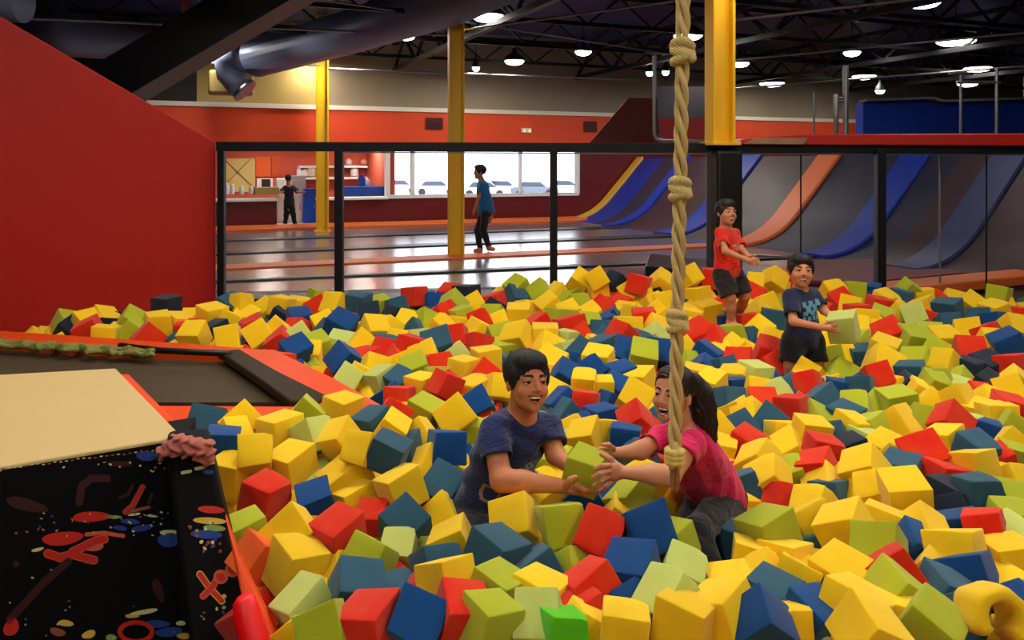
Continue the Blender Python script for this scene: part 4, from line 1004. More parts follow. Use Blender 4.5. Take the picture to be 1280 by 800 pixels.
def base_level(d): return .05+.035*max(0, d-4.6)
cubes = []
for tok in CUBES.split():
    k = tok[0]; a = tok[1:].split(','); px, py = float(a[0]), float(a[1])
    lay = float(a[2]) if len(a) > 2 else 0; sz = float(a[3]) if len(a) > 3 else 1.0
    if tok.startswith('t258'): lay, sz = 1, 1.05
    lift = {-2: -.09, -1: -.035, 0: .01, 1: .05, 2: .09}.get(int(lay), 0)
    d = 4.0
    for _ in range(12): d = (ZC-(base_level(d)+lift))*F/(py-HY)
    d = min(d, 7.15-.03*(lay))
    if px < 330 and py < 430: d = min(d, 6.4)
    if px < 500 and 500 < py < 570: d = min(d, 3.58-(py-530)*.011)
    cubes.append([k, px, py, d, (1+(sz-1)*.75)*(1.02-.34*(py-HY)/600 if d < 5 else 1.02), lay])
Q0 = R
def rot_for(px, py, lay):
    # tumbled attitude: mostly corner or edge up, some flat
    t = Q0.random()
    if t < .25: return Euler((Q0.uniform(-.25, .25), Q0.uniform(-.25, .25), Q0.uniform(0, 1.57)))
    return Euler((Q0.uniform(-.75, .75), Q0.uniform(-.75, .75), Q0.uniform(0, 1.57)))
pos = np.array([list(P(c[1], c[2], c[3])) for c in cubes]); size = np.array([c[4]*CS for c in cubes])
# ease apart the ones that would press too far into each other, each along its own line of sight so that the pile keeps its look
for it in range(40):
    D = pos[:, None]-pos[None]; L = np.sqrt((D**2).sum(2))+np.eye(len(pos))*9
    need = .80*(size[:, None]+size[None])/2; over = np.clip(need-L, 0, None)
    dirs = pos-np.array([0, 0, ZC]); dl = np.linalg.norm(dirs, axis=1, keepdims=True); dirs = dirs/dl
    al = (D*dirs[:, None]).sum(2)
    mv = (over*np.sign(al+1e-6)*.25).sum(1)
    pos = pos+dirs*np.clip(mv, -.02, .02)[:, None]
    pos[:, 2] = np.clip(pos[:, 2], -.2, 2)
    pos[:, 1] = np.minimum(pos[:, 1], 7.2)
# people's limbs keep their room: filled in by the people section
KEEP = []
info = []
for i, c in enumerate(cubes):
    p = Vector(pos[i]); px, py = proj(p); info.append([c[0], px, py, p, size[i], c[5], rot_for(px, py, c[5]), R.randrange(NV_)])
# ------------------------------------------------------------ people
SK = {}
def skin(name, col, lip):
    a = mat(name, col, .5, sss=.12, spec=.35, var=.05, vscale=30)
    return [a, mat(name+'_lips', lip, .4), mat('dark_brow_hair', srgb(34, 24, 20), .8), mat('eye_white', srgb(205, 196, 186), .25), mat('eye_iris', srgb(22, 12, 10), .15),
            mat('teeth', srgb(244, 240, 228), .25), mat('mouth_inside', srgb(70, 16, 16), .6), mat(name+'_cheek', col, .5, sss=.12)]
def hbasis(yaw, pitch, roll):
    y, p, r = [math.radians(t) for t in (yaw, pitch, roll)]
    M = Matrix.Rotation(y, 3, 'Z')@Matrix(((-1, 0, 0), (0, -1, 0), (0, 0, 1)))@Matrix.Rotation(-p, 3, 'X')@Matrix.Rotation(-r, 3, 'Y')
    return np.array(M, dtype=np.float32)
def head(s, c, yaw, pitch, roll, H, smile=1.0, open_=1.0, girl=False, wide=1.0):
    s.basis = (c, hbasis(yaw, pitch, roll), H)
    w = wide
    s.ell((0, -.06, .14), (.335, .40, .36), k=.06)
    s.ell((0, .10, -.10), (.285*w, .28, .34), k=.06)
    s.ell((0, .12, -.30), (.205*w, .21, .17), k=.08)
    s.ell((0, .265, -.405), (.085, .07, .07), k=.06)
    for q in (-1, 1):
        s.ell((q*.165, .235, -.15), (.10, .09, .09), k=.06)
        s.cap((q*.05, .335, .085), (q*.2, .27, .075), .03, k=.05)
        s.ell((q*.325, -.03, -.05), (.035, .075, .11), k=.02)
    for q in (-1, 1): s.ell((q*.135, .415, .0), (.075, .075, .06), k=.04, sub=True, m=None)
    s.cap((0, .36, .03), (0, .425, -.105), .028, .040, k=.03)
    for q in (-1, 1): s.ell((q*.043, .395, -.125), (.032, .034, .026), k=.02)
    # mouth: opening curved upward at the corners
    def fn(L): return L[:, 2]-(-.218+1.6*smile*L[:, 0]**2)
    s.ell((0, .35, -.232), (.128*(.8+.2*smile), .115, .078*open_+.01), k=.004, sub=True, m=6, fn=fn)
    s.basis = (c, hbasis(yaw, pitch, roll), H)
    s.late = True
    zt_ = -.214
    dz = .085*open_+.012
    s.ell((0, .293, zt_-.026), (.104, .084, .028), k=0.0, m=5)
    if open_ > .8: s.ell((0, .25, zt_-dz*.9), (.085, .085, .020), k=0.0, m=5)
    up = [(-.140, .268, zt_+.036*smile), (-.075, .340, zt_+.010*smile), (-.025, .374, zt_+.004), (0, .374, zt_), (.025, .374, zt_+.004), (.075, .340, zt_+.010*smile), (.140, .268, zt_+.036*smile)]
    s.chain(up, [.005, .010, .012, .010, .012, .010, .005], k=.010, m=1)
    lo = [(-.140, .268, zt_+.036*smile), (-.085, .328, zt_-dz*.62), (-.035, .362, zt_-dz*.97), (.035, .362, zt_-dz*.97), (.085, .328, zt_-dz*.62), (.140, .268, zt_+.036*smile)]
    s.chain(lo, [.005, .011, .014, .014, .011, .005], k=.010, m=1)
    # eyes, lids, brows
    for q in (-1, 1):
        s.ell((q*.135, .305, -.004), (.056, .042, .021), k=0.0, m=3)
        s.ell((q*.133, .330, -.003), (.029, .023, .023), k=0.0, m=4)
        s.chain([(q*.075, .334, -.006), (q*.108, .351, .016), (q*.15, .343, .017), (q*.195, .300, -.002)], [.009, .014, .014, .009], k=.004, m=2)
        s.chain([(q*.075, .330, .018), (q*.135, .345, .040), (q*.195, .300, .020)], .012, k=.02, m=0)
        s.chain([(q*.080, .326, -.026), (q*.135, .336, -.036), (q*.190, .298, -.022)], .012, k=.016, m=0)
        bz = .0 if girl else -.004
        s.chain([(q*.060, .362, .098+bz), (q*.115, .352, .122+bz), (q*.17, .318, .118+bz), (q*.215, .268, .090+bz)], [.010, .014, .013, .008] if not girl else [.009, .012, .011, .008], k=.004, m=2)
    s.late = False
    s.basis = None
def hair_boy(c, yaw, pitch, roll, H, vox, parent, mt, fringe=.25, seed=1, thick=1.0):
    s = SD(); Mb = hbasis(yaw, pitch, roll); s.basis = (c, Mb, H)
    s.ell((0, -.075, .165), (.375*thick, .425, .385), k=.04)
    s.ell((0, .16, .36), (.27, .20, .15), k=.08)
    s.ell((0, .24, .30), (.24, .13, .11), k=.06)
    for q in (-1, 1): s.ell((q*.30, .06, .08), (.06, .13, .18), k=.05)
    s.ell((0, .46, -.10), (.285, .40, fringe+.10), sub=True, k=.03, m=None)
    o = a3(c)
    def cut(X):
        L = (X-o)@Mb/H
        return (-(L[:, 2]+.22-.55*np.clip(L[:, 1]+.1, 0, .5)-.1*np.sin(L[:, 0]*40)*.2))*H
    s.cuts.append(cut)
    def disp(X):
        L = (X-o)@Mb/H
        a = np.arctan2(L[:, 0], L[:, 1]+.1)
        return H*(.005*np.sin(a*34+5*L[:, 2]+seed)+.006*np.sin(a*71+L[:, 2]*19))
    s.disp = disp; s.basis = None
    return s.build('hair', vox, [mt], parent)
def fingers(s, lst, r0, r1, k=.004, m=0):
    for ch in lst: s.chain([Vector(p) for p in ch], [r0]+[(r0+r1)/2]*(len(ch)-2)+[r1], k=k, m=m)
def torso(s, N, Q, SR, SL, wt, dt, k=.05, infl=0, m=0, belly=1.0, hem=1.0):
    N, Q, SR, SL = map(Vector, (N, Q, SR, SL))
    S = (N-Q).normalized(); A = (SL-SR); A = (A-S*A.dot(S)).normalized(); Fv = A.cross(S)
    rot = np.array([list(A), list(Fv), list(S)], dtype=np.float32).T
    L = (N-Q).length
    s.ell(N-S*L*.36, (wt+infl, dt+infl, L*.36+infl), rot, k=k, m=m)
    s.ell(Q+S*L*.34, (wt*.92*belly+infl, dt*.98*belly+infl, L*.36+infl), rot, k=k, m=m)
    s.ell(Q-S*L*.02, (wt*.95*hem+infl, dt*1.02*hem+infl, L*.46+infl), rot, k=k, m=m)
    for p in (SR, SL): s.cap(N-S*L*.14, p, wt*.30+infl*.5, wt*.30+infl*.5, k=k*.8, m=m)
    return S, A, Fv, rot, L
def folds(amp, dirs):
    def f(X):
        d = np.zeros(len(X), dtype=np.float32)
        for (dx, dy, dz, fr, ph) in dirs:
            t = X@a3((dx, dy, dz)); u = X@a3((dz, -dx, dy))
            w = np.sin(t*fr+ph+1.7*np.sin(u*fr*.33+ph))
            d += amp*(np.abs(w)**1.5*np.sign(w))
        return d
    return f
def clothmat(name, c, var=.1):
    m = mat(name, c, .85, var=var, vscale=6, bump=.25, bscale=500, sheen=.2, spec=.2)
    nt = m.node_tree; b = nt.nodes['Principled BSDF']; bp = [n for n in nt.nodes if n.type == 'BUMP'][0]
    if bp.inputs['Normal'].is_linked: return m
    tc = nt.nodes.new('ShaderNodeTexCoord'); mp = nt.nodes.new('ShaderNodeMapping'); mp.inputs['Rotation'].default_value = (.3, .5, .2); mp.inputs['Scale'].default_value = (1, 1, 2.2)
    n = nt.nodes.new('ShaderNodeTexNoise'); n.inputs['Scale'].default_value = 9; n.inputs['Detail'].default_value = 2.5; n.inputs['Distortion'].default_value = 1.6
    rg = nt.nodes.new('ShaderNodeMath'); rg.operation = 'PINGPONG'; rg.inputs[1].default_value = .28
    b2 = nt.nodes.new('ShaderNodeBump'); b2.inputs['Strength'].default_value = .55; b2.inputs['Distance'].default_value = .03
    nt.links.new(tc.outputs['Object'], mp.inputs['Vector']); nt.links.new(mp.outputs[0], n.inputs['Vector']); nt.links.new(n.outputs['Fac'], rg.inputs[0])
    nt.links.new(rg.outputs[0], b2.inputs['Height']); nt.links.new(b2.outputs[0], bp.inputs['Normal'])
    return m
HAIRB = mat('black_hair', srgb(20, 15, 14), .6, bump=.3, bscale=90, spec=.4)
limbs = []          # (a, b, radius) of everything the cubes have to make way for
def lim(*ps, r=.06):
    for a, b in zip(ps, ps[1:]): limbs.append((Vector(a), Vector(b), r))

# ---- boy in the navy shirt, kneeling in front
def front_boy():
    e = empty('person', P(606, 700, 3.1), 'smiling black-haired boy in a navy t-shirt kneeling and holding out a green cube', 'person')
    sk = skin('tan_skin', srgb(198, 124, 82), srgb(168, 78, 66))
    N, Q = P(655, 514, 2.96), P(607, 630, 3.14); SR, SL = P(615, 541, 2.88), P(686, 535, 3.06)
    hc = P(659, 477, 2.92); H = .216
    s = SD()
    S, A, Fv, rot, L = torso(s, N, Q, SR, SL, .125, .085)
    s.cap(N-S*.03, Vector(hc)+Vector((-.012, .02, -.05)), .052, .048, k=.03)
    ER, WR = P(627, 600, 2.76), P(700, 607, 2.74)
    s.cap(SR, ER, .042, .037, k=.03); s.cap(ER, (ER+(WR-ER)*.35), .037, .037, k=.02); s.cap(ER+(WR-ER)*.35, WR, .037, .024, k=.02)
    EL, WL = P(694, 568, 2.98), P(714, 586, 2.90)
    s.cap(SL, EL, .038, .034, k=.03); s.cap(EL, WL, .034, .023, k=.02)
    # right hand under the cube
    s.ell(P(716, 611, 2.76), (.042, .034, .017), np.array(Matrix.Rotation(math.radians(6), 3, 'Y')), k=.02)
    g = lambda l: [[P(*p) for p in c] for c in l]
    fingers(s, g([[(722, 607, 2.72), (732, 613, 2.71), (741, 614, 2.72)], [(724, 610, 2.745), (736, 616, 2.74), (746, 614, 2.75)], [(724, 613, 2.77), (736, 617.5, 2.775), (746, 614, 2.79)], [(720, 615, 2.80), (731, 618, 2.81), (740, 615, 2.82)]]), .0105, .0080)
    fingers(s, g([[(708, 606, 2.72), (713, 600, 2.70), (719, 597, 2.70)]]), .0125, .0095)
    # left hand behind the cube
    s.ell(P(722, 588, 2.87), (.034, .02, .036), k=.02)
    fingers(s, g([[(726, 578, 2.86), (733, 570, 2.85), (740, 566, 2.84)], [(728, 583, 2.87), (737, 577, 2.865), (744, 573, 2.86)], [(729, 589, 2.87), (739, 586, 2.865), (746, 582, 2.86)], [(728, 595, 2.87), (737, 596, 2.87), (743, 594, 2.86)]]), .0100, .0078)
    fingers(s, g([[(716, 582, 2.85), (712, 574, 2.83), (716, 568, 2.81)]]), .0120, .0090)
    head(s, hc, 24, -11, 5, H, smile=1.0, open_=1.05)
    # bare shins
    KR, KL = P(603, 694, 2.80), P(652, 690, 3.0); AR, AL = P(583, 708, 3.1), P(632, 716, 3.3)
    s.cap(KR, AR, .046, .032, k=.02); s.cap(KL, AL, .046, .032, k=.02)
    s.build('body', .0029, sk, e)
    hair_boy(hc, 24, -11, 5, H, .003, e, HAIRB, fringe=.235)
    # t-shirt
    s = SD(); torso(s, N, Q, SR, SL, .135, .098, infl=.006, belly=1.02, hem=1.08)
    s.clip(SR-(ER-SR)*.02, SR+(ER-SR)*.55, .050, .060, k=.04); s.clip(SL-(EL-SL)*.02, SL+(EL-SL)*.62, .046, .055, k=.04)
    a = SR+(ER-SR)*.42; b = SR+(ER-SR)*.72; s.capsub(a, b, .046, .060)
    a = SL+(EL-SL)*.45; b = SL+(EL-SL)*.72; s.capsub(a, b, .042, .054)
    s.ell(N+S*.035+Fv*.02*0, (.062, .058, .045), rot, sub=True, k=.012, m=None)
    lowcut = Q-S*.055
    s.cuts.append(lambda X: -((X-a3(lowcut))@a3(S)))
    s.disp = folds(.0032, [(.5, .2, .85, 46, 0), (.75, 0, -.65, 33, 1.3), (.1, .5, .9, 71, 2)])
    C0 = N-S*L*.5
    def paint(C, mi):
        L_ = C-np.array(C0); a = L_@np.array(A); t = L_@np.array(S); f = L_@np.array(Fv)
        fr = (f*fsign > 0)
        up = fr & (np.abs(a-.048) < .045) & (t > .04) & (t < .082)
        dn_ = fr & (np.hypot((a-.048), (t+.006)) < .047)
        mi = mi.copy()
        mi[up & (np.sin(a*230)*np.sin(t*190+1) > -.25)] = 1
        rr_ = np.hypot(a-.048, t+.006)
        mi[dn_ & (np.sin(rr_*420) > -.1)] = 2
        lo = fr & (np.abs(a+.085) < .03) & (np.abs(t+.07) < .035) & ~((np.abs(a+.085) < .022) & (np.abs(t+.07) < .026))
        mi[lo] = 2
        return mi
    fsign = 1 if Fv.y < 0 else -1
    s.build('t_shirt', .0038, [clothmat('navy_cotton', srgb(36, 46, 92)), mat('print_pale_blue', srgb(120, 160, 180), .7), mat('print_tan', srgb(150, 120, 98), .7)], e, paint)
    # trousers
    s = SD(); s.ell(Q-S*.01, (.135, .112, .10), rot, k=.04)
    HR, HL = Q-A*.06-S*.03, Q+A*.06-S*.03
    s.clip(HR, KR-Vector((0, 0, .02)), .090, .066, k=.05, off=.03); s.clip(HL, KL, .090, .066, k=.05, off=.03)
    s.disp = folds(.0035, [(.3, .3, .9, 60, 0), (.8, .2, .5, 40, 1)])
    s.build('trousers', .0045, [clothmat('dark_denim', srgb(26, 28, 42))], e)
    lim(SR, Q, r=.1); lim(N, Q, r=.12); lim(HR, KR, AR, r=.08); lim(HL, KL, AL, r=.08); lim(SR, ER, WR, r=.05); lim(SL, EL, WL, r=.045); lim(hc, hc, r=.13)
    return e
front_boy()

# ---- girl in the pink shirt
def front_girl():
    e = empty('person', P(880, 700, 3.0), 'laughing girl in bright pink t-shirt and black leggings reaching for the green cube', 'person')
    sk = skin('light_tan_skin', srgb(206, 140, 102), srgb(186, 86, 80))
    N, Q = P(850, 533, 2.88), P(892, 612, 3.10); SN, SF = P(866, 553, 2.80), P(826, 548, 2.98)
    hc = P(841, 492, 2.86); H = .190
    s = SD()
    S, A, Fv, rot, L = torso(s, N, Q, SF, SN, .098, .072, k=.04)
    s.cap(N-S*.03, Vector(hc)+Vector((.018, .02, -.045)), .042, .038, k=.025)
    EN, WN = P(838, 594, 2.66), P(782, 591, 2.68); EF, WF = P(801, 563, 2.88), P(774, 566, 2.85)
    s.cap(SN, EN, .036, .032, k=.03); s.cap(EN, EN+(WN-EN)*.35, .032, .031, k=.02); s.cap(EN+(WN-EN)*.35, WN, .031, .020, k=.02)
    s.cap(SF, EF, .034, .030, k=.03); s.cap(EF, WF, .030, .019, k=.02)
    g = lambda l: [[P(*p) for p in c] for c in l]
    s.ell(P(769, 590, 2.68), (.036, .017, .031), np.array(Matrix.Rotation(math.radians(20), 3, 'Z')), k=.014)
    fingers(s, g([[(762, 582, 2.67), (753, 582, 2.65), (744, 586, 2.665)], [(761, 589, 2.665), (750, 592, 2.64), (741, 597, 2.66)], [(762, 595, 2.67), (752, 601, 2.65), (743, 607, 2.665)], [(766, 600, 2.68), (758, 608, 2.665), (750, 614, 2.68)]]), .0092, .0068, k=.003)
    fingers(s, g([[(772, 582, 2.69), (762, 573, 2.69), (752, 568, 2.70)]]), .0110, .0080, k=.004)
    s.ell(P(765, 565, 2.85), (.026, .02, .016), k=.012)
    fingers(s, g([[(760, 561, 2.84), (751, 561, 2.83), (744, 564, 2.82)], [(760, 564, 2.85), (750, 565, 2.85), (742, 568, 2.84)], [(760, 568, 2.86), (751, 571, 2.865), (744, 576, 2.86)], [(762, 570, 2.87), (755, 576, 2.88), (748, 581, 2.88)]]), .0085, .0066, k=.003)
    fingers(s, g([[(767, 561, 2.83), (761, 556, 2.80), (754, 556, 2.79)]]), .0098, .0076, k=.004)
    head(s, hc, -40, -6, 1, H, smile=.9, open_=1.5, girl=True)
    s.build('body', .0028, sk, e)
    # hair
    mh = mat('dark_brown_hair', srgb(34, 20, 16), .45, bump=.3, bscale=90, spec=.4)
    s = SD(); Mb = hbasis(-40, -6, 1); s.basis = (hc, Mb, H)
    s.ell((0, -.09, .16), (.362, .405, .372), k=.04)
    s.ell((0, .10, .33), (.24, .22, .13), k=.06)
    s.ell((0, .50, -.02), (.325, .43, .39), sub=True, k=.03, m=None)
    s.basis = None; o = a3(hc)
    def cut(X):
        Lc = (X-o)@Mb/H
        return np.where(Lc[:, 1] > -.45, (-(Lc[:, 2]+.02-.0*Lc[:, 1])-.55*np.clip(-Lc[:, 1]-.02, 0, .5))*H, -1)
    back = [P(866, 480, 2.92), P(874, 492, 2.93), P(879, 510, 2.92), P(882, 530, 2.91), P(885, 548, 2.90), P(884, 562, 2.90)]
    rr_ = [.040, .044, .043, .038, .028, .010]
    s.chain(back, rr_, k=.02)
    for j in range(7):
        a = j*.9
        s.chain([p+Vector((.028*math.cos(a+i*.5)*(1-i*.09), .02*math.sin(a+i*.5), -.008*i)) for i, p in enumerate(back)], [.014, .015, .014, .013, .011, .005], k=.006)
    # temple strands swept back
    s.cap(P(848, 484, 2.80), P(864, 486, 2.90), .014, .02, k=.02)
    s.disp = lambda X: .0026*np.sin((X[:, 0]*.9+X[:, 1]*.6)*420+22*X[:, 2]+3*np.sin(X[:, 2]*55))
    s.build('hair', .0032, [mh], e)
    # t-shirt
    s = SD(); torso(s, N, Q, SF, SN, .108, .084, infl=.005, k=.04, belly=1.05, hem=1.12)
    s.clip(SN-(EN-SN)*.05, SN+(EN-SN)*.45, .042, .050, k=.035); s.clip(SF-(EF-SF)*.05, SF+(EF-SF)*.62, .038, .044, k=.035)
    s.capsub(SN+(EN-SN)*.3, SN+(EN-SN)*.6, .038, .050); s.capsub(SF+(EF-SF)*.45, SF+(EF-SF)*.75, .034, .044)
    s.ell(N+S*.03, (.052, .05, .038), rot, sub=True, k=.01, m=None)
    lowcut = Q-S*.035
    s.cuts.append(lambda X: -((X-a3(lowcut))@a3(S)))
    s.disp = folds(.0030, [(.85, .1, .5, 62, 0), (.6, 0, .8, 44, 1.1), (.9, .2, .2, 90, 2)])
    s.build('t_shirt', .0036, [clothmat('bright_pink_cotton', srgb(222, 26, 92))], e)
    # leggings
    s = SD(); s.ell(Q-S*.035, (.104, .092, .085), rot, k=.04)
    HN, HF = Q+A*.045-S*.05, Q-A*.05-S*.05
    KN, KF = P(872, 664, 2.76), P(853, 676, 2.95); AN, AF = P(894, 722, 2.62), P(856, 728, 3.05)
    s.cap(HN, KN, .074, .050, k=.04); s.cap(KN, AN, .050, .036, k=.02); s.cap(HF, KF, .070, .048, k=.03); s.cap(KF, AF, .048, .036, k=.02)
    s.disp = folds(.0016, [(.3, .2, .95, 120, 0)])
    s.build('leggings', .004, [clothmat('black_knit', srgb(26, 25, 28))], e)
    lim(N, Q, r=.11); lim(HN, KN, AN, r=.065); lim(HF, KF, AF, r=.06); lim(SN, EN, WN, r=.04); lim(SF, EF, WF, r=.04); lim(*back, r=.05); lim(hc, hc, r=.12)
front_girl()

# ---- boy in the red shirt near the black column
def kid(name_pts, label, base, hc, hb, H, N, Q, SR, SL, arms, legs, cols, vox, wt, dt, sleeve=.55, feet=None, paint=None, handlen=.07, shorts=True, seed=0, hembelow=.06, skincol=None, headkw=None, bvox=None):
    e = empty('person', base, label, 'person')
    sk = skincol or skin('tan_skin2', srgb(196, 128, 92), srgb(170, 84, 74))
    s = SD(); S, A, Fv, rot, L = torso(s, N, Q, SR, SL, wt, dt, k=.04)
    s.cap(N-S*.03, Vector(hc)-Vector((0, -.01, .05)), .046, .042, k=.025)
    for sh, el, wr, hd in arms:
        s.cap(sh, el, .030, .026, k=.02); s.cap(el, wr, .026, .018, k=.015)
        f = (hd-wr).normalized(); up = Vector((0, 0, 1)); sd = f.cross(up).normalized()
        s.cap(wr+f*.012, wr+f*.045, .019, .021, k=.012)
        fingers(s, [[wr+f*.045+up*(.012*(j-1.5)), wr+f*(.072+.004*(j % 2))+up*(.013*(j-1.5))-sd*.006, wr+f*(.094-.004*j)+up*(.011*(j-1.5))-sd*.018] for j in range(4)], .0075, .0062, k=.003)
        fingers(s, [[wr+f*.018+up*.018, wr+f*.045+up*.036, wr+f*.064+up*.040]], .0085, .0070, k=.004)
    for hp, kn, an in legs: s.cap(hp, kn, .055, .038, k=.03); s.cap(kn, kn+(an-kn)*.4, .038, .038, k=.02); s.cap(kn+(an-kn)*.4, an, .038, .026, k=.02)
    head(s, hc, *hb, H, **(headkw or {}))
    s.build('body', bvox or vox, sk, e)
    hair_boy(hc, *hb, H, vox, e, HAIRB, seed=seed, **({'fringe': .22}))
    s = SD(); torso(s, N, Q, SR, SL, wt*1.0, dt*1.0, infl=.006, k=.04, belly=1.06, hem=1.22)
    for sh, el, wr, hd in arms:
        s.clip(sh-(el-sh)*.05, sh+(el-sh)*sleeve, .040, .050, k=.03); s.capsub(sh+(el-sh)*(sleeve-.12), sh+(el-sh)*(sleeve+.2), .038, .052)
    s.ell(N+S*.035, (.052, .05, .036), rot, sub=True, k=.01, m=None)
    lc = Q-S*hembelow; s.cuts.append(lambda X: -((X-a3(lc))@a3(S)))
    s.disp = folds(.003, [(.5, .2, .85, 40, seed), (.75, 0, -.65, 30, 1.3)])
    pf = None
    if paint:
        def pf(C, mi):
            L_ = C-np.array(N-S*L*.35); a = L_@np.array(A); t = L_@np.array(S); f = L_@np.array(Fv)*(1 if Fv.y < 0 else -1)
            return paint(a, t, f, mi.copy())
    s.build('t_shirt', vox, cols[0], e, pf)
    s = SD(); s.ell(Q-S*.035, (wt*1.0, dt*1.08, .09), rot, k=.04)
    for hp, kn, an in legs:
        if shorts: s.clip(hp, hp+(kn-hp)*.92, .080, .074, k=.03)
        else: s.cap(hp, kn, .068, .050, k=.03); s.cap(kn, an, .052, .040, k=.02)
    s.disp = folds(.003, [(.3, .2, .95, 50, 1)])
    s.build('shorts' if shorts else 'trousers', vox, [cols[1]], e)
    if feet:
        for (a, b) in feet:
            s = SD(); s.cap(a+Vector((0, .0, .05)), a, .034, .034, k=.03); s.cap(a, b, .034, .028, k=.03); s.ell(b, (.04, .04, .024), k=.02); s.build('sock' if cols[2][1] == 's' else 'shoe', vox, [cols[2][0]], e)
    for hp, kn, an in legs: lim(hp, kn, an, r=.06)
    lim(N, Q, r=.1)
    for a in arms: lim(*a[:3], r=.035)
    return e
d = 6.1
def pr(a, t, f, mi):
    mi[(f > 0) & (np.abs(a-.02) < .055) & (t > -.035) & (t < -.012) & (np.sin(a*260) > -.6)] = 1
    mi[(f > 0) & (np.abs(a-.02) < .05) & (t > -.06) & (t < -.044) & (np.sin(a*330) > -.2)] = 1
    return mi
kid(None, 'smiling boy in a bright red t-shirt and dark shorts standing by the black padded column', P(910, 412, 6.1), P(908, 266, 6.08), (20, -8, 4), .198, P(907, 283, 6.1), P(909, 336, 6.13), P(899, 290, 6.03), P(920, 291, 6.2),
    [(P(900, 294, 6.03), P(907, 314, 5.93), P(929, 323, 5.86), P(938, 327, 5.85)), (P(919, 295, 6.2), P(927, 312, 6.1), P(936, 321, 5.96), P(944, 326, 5.92))],
    [(P(903, 345, 6.08), P(913, 372, 6.02), P(914, 404, 6.08)), (P(918, 345, 6.18), P(931, 370, 6.12), P(922, 396, 6.38))],
    ([clothmat('bright_red_cotton', srgb(224, 42, 22)), mat('print_pale_red', srgb(240, 150, 130), .7)], clothmat('olive_black_cotton', srgb(44, 38, 34)), (mat('pink_sock', srgb(232, 120, 130), .8), 's')), .0058, .100, .070, sleeve=.78, bvox=.0038, feet=[(P(914, 407, 6.08), P(924, 411, 6.02))], paint=pr, seed=2, headkw=dict(smile=1., open_=.9))
def pr2(a, t, f, mi):
    q = (f > 0) & (np.abs(a-.01) < .07)
    mi[q & (t > -.055) & (t < .03) & (np.sin(a*110+1)*np.sin(t*90) > -.35)] = 1
    mi[q & (t > -.085) & (t < -.06) & (np.sin(a*200) > -.4)] = 1
    return mi
kid(None, 'boy in dark navy t-shirt with pale blue print and black shorts, holding a cube', P(1003, 490, 5.0), P(1001, 339, 5.0), (-6, -9, 3), .212, P(1000, 359, 5.0), P(1003, 418, 5.02), P(987, 368, 4.96), P(1017, 368, 5.06),
    [(P(987, 372, 4.96), P(992, 402, 4.86), P(1026, 409, 4.74), P(1036, 410, 4.72)), (P(1017, 372, 5.06), P(1030, 388, 5.0), P(1042, 398, 4.88), P(1050, 404, 4.86))],
    [(P(993, 425, 4.99), P(988, 456, 4.94), P(986, 500, 5.0)), (P(1014, 425, 5.05), P(1021, 456, 5.0), P(1023, 500, 5.05))],
    ([clothmat('dark_navy_cotton', srgb(30, 36, 66)), mat('print_cyan', srgb(92, 150, 176), .7)], clothmat('black_cotton', srgb(20, 18, 22)), (m_blackpad, 'f')), .005, .106, .074, paint=pr2, seed=4, headkw=dict(smile=.9, open_=1.0), hembelow=.075, sleeve=.72, bvox=.0036)
d = 11.4
kid(None, 'boy in a teal blue t-shirt and dark trousers walking left on the trampoline court', P(604, 315, d), P(599.5, 215, d), (-78, 0, 0), .205, P(602, 225, d), P(608, 262, d), P(601, 231, d-.12), P(603, 231, d+.12),
    [(P(603, 231, d-.12), P(598, 247, d-.14), P(594, 260, d-.1), P(592, 265, d-.1)), (P(603, 231, d+.12), P(601, 247, d+.14), P(597, 260, d+.06), P(594, 264, d+.05))],
    [(P(607, 266, d-.06), P(604, 288, d-.06), P(611, 308, d-.05)), (P(605, 266, d+.06), P(597, 288, d+.05), P(600, 311, d+.05))],
    ([clothmat('teal_blue_cotton', srgb(24, 104, 158))], clothmat('charcoal_cotton', srgb(40, 36, 42)), (mat('orange_sock', srgb(206, 120, 66), .8), 's')), .0095, .092, .09, shorts=False, feet=[(P(611, 310, d-.05), P(616, 311.5, d-.15)), (P(600, 312.5, d+.05), P(595, 313.5, d-.05))], seed=5, sleeve=.6)
d = 15.75
kid(None, 'dark-haired person in a dark outfit in the serving wall gap, seen from behind', P(361, 283, d), P(360.5, 224, d), (170, 0, 0), .17, P(361, 232, d), P(361.5, 254, d), P(356, 234, d), P(367, 234, d),
    [(P(356, 235, d), P(352, 240, d-.1), P(349, 241, d-.2), P(347, 241, d-.25)), (P(367, 235, d), P(373, 240, d-.1), P(378, 240.5, d-.15), P(380, 240, d-.2))],
    [(P(359, 256, d), P(358, 268, d), P(356.5, 279, d)), (P(364, 256, d), P(366.5, 268, d), P(368.5, 279, d))],
    ([clothmat('dark_outfit', srgb(34, 36, 50))], clothmat('charcoal_cotton', srgb(34, 34, 44)), (m_blackpad, 'h')), .012, .085, .07, shorts=False, feet=[(P(356.5, 280, d), P(355.5, 281, d-.08)), (P(368.5, 280, d), P(369.5, 281, d-.08))], seed=6, sleeve=.9)
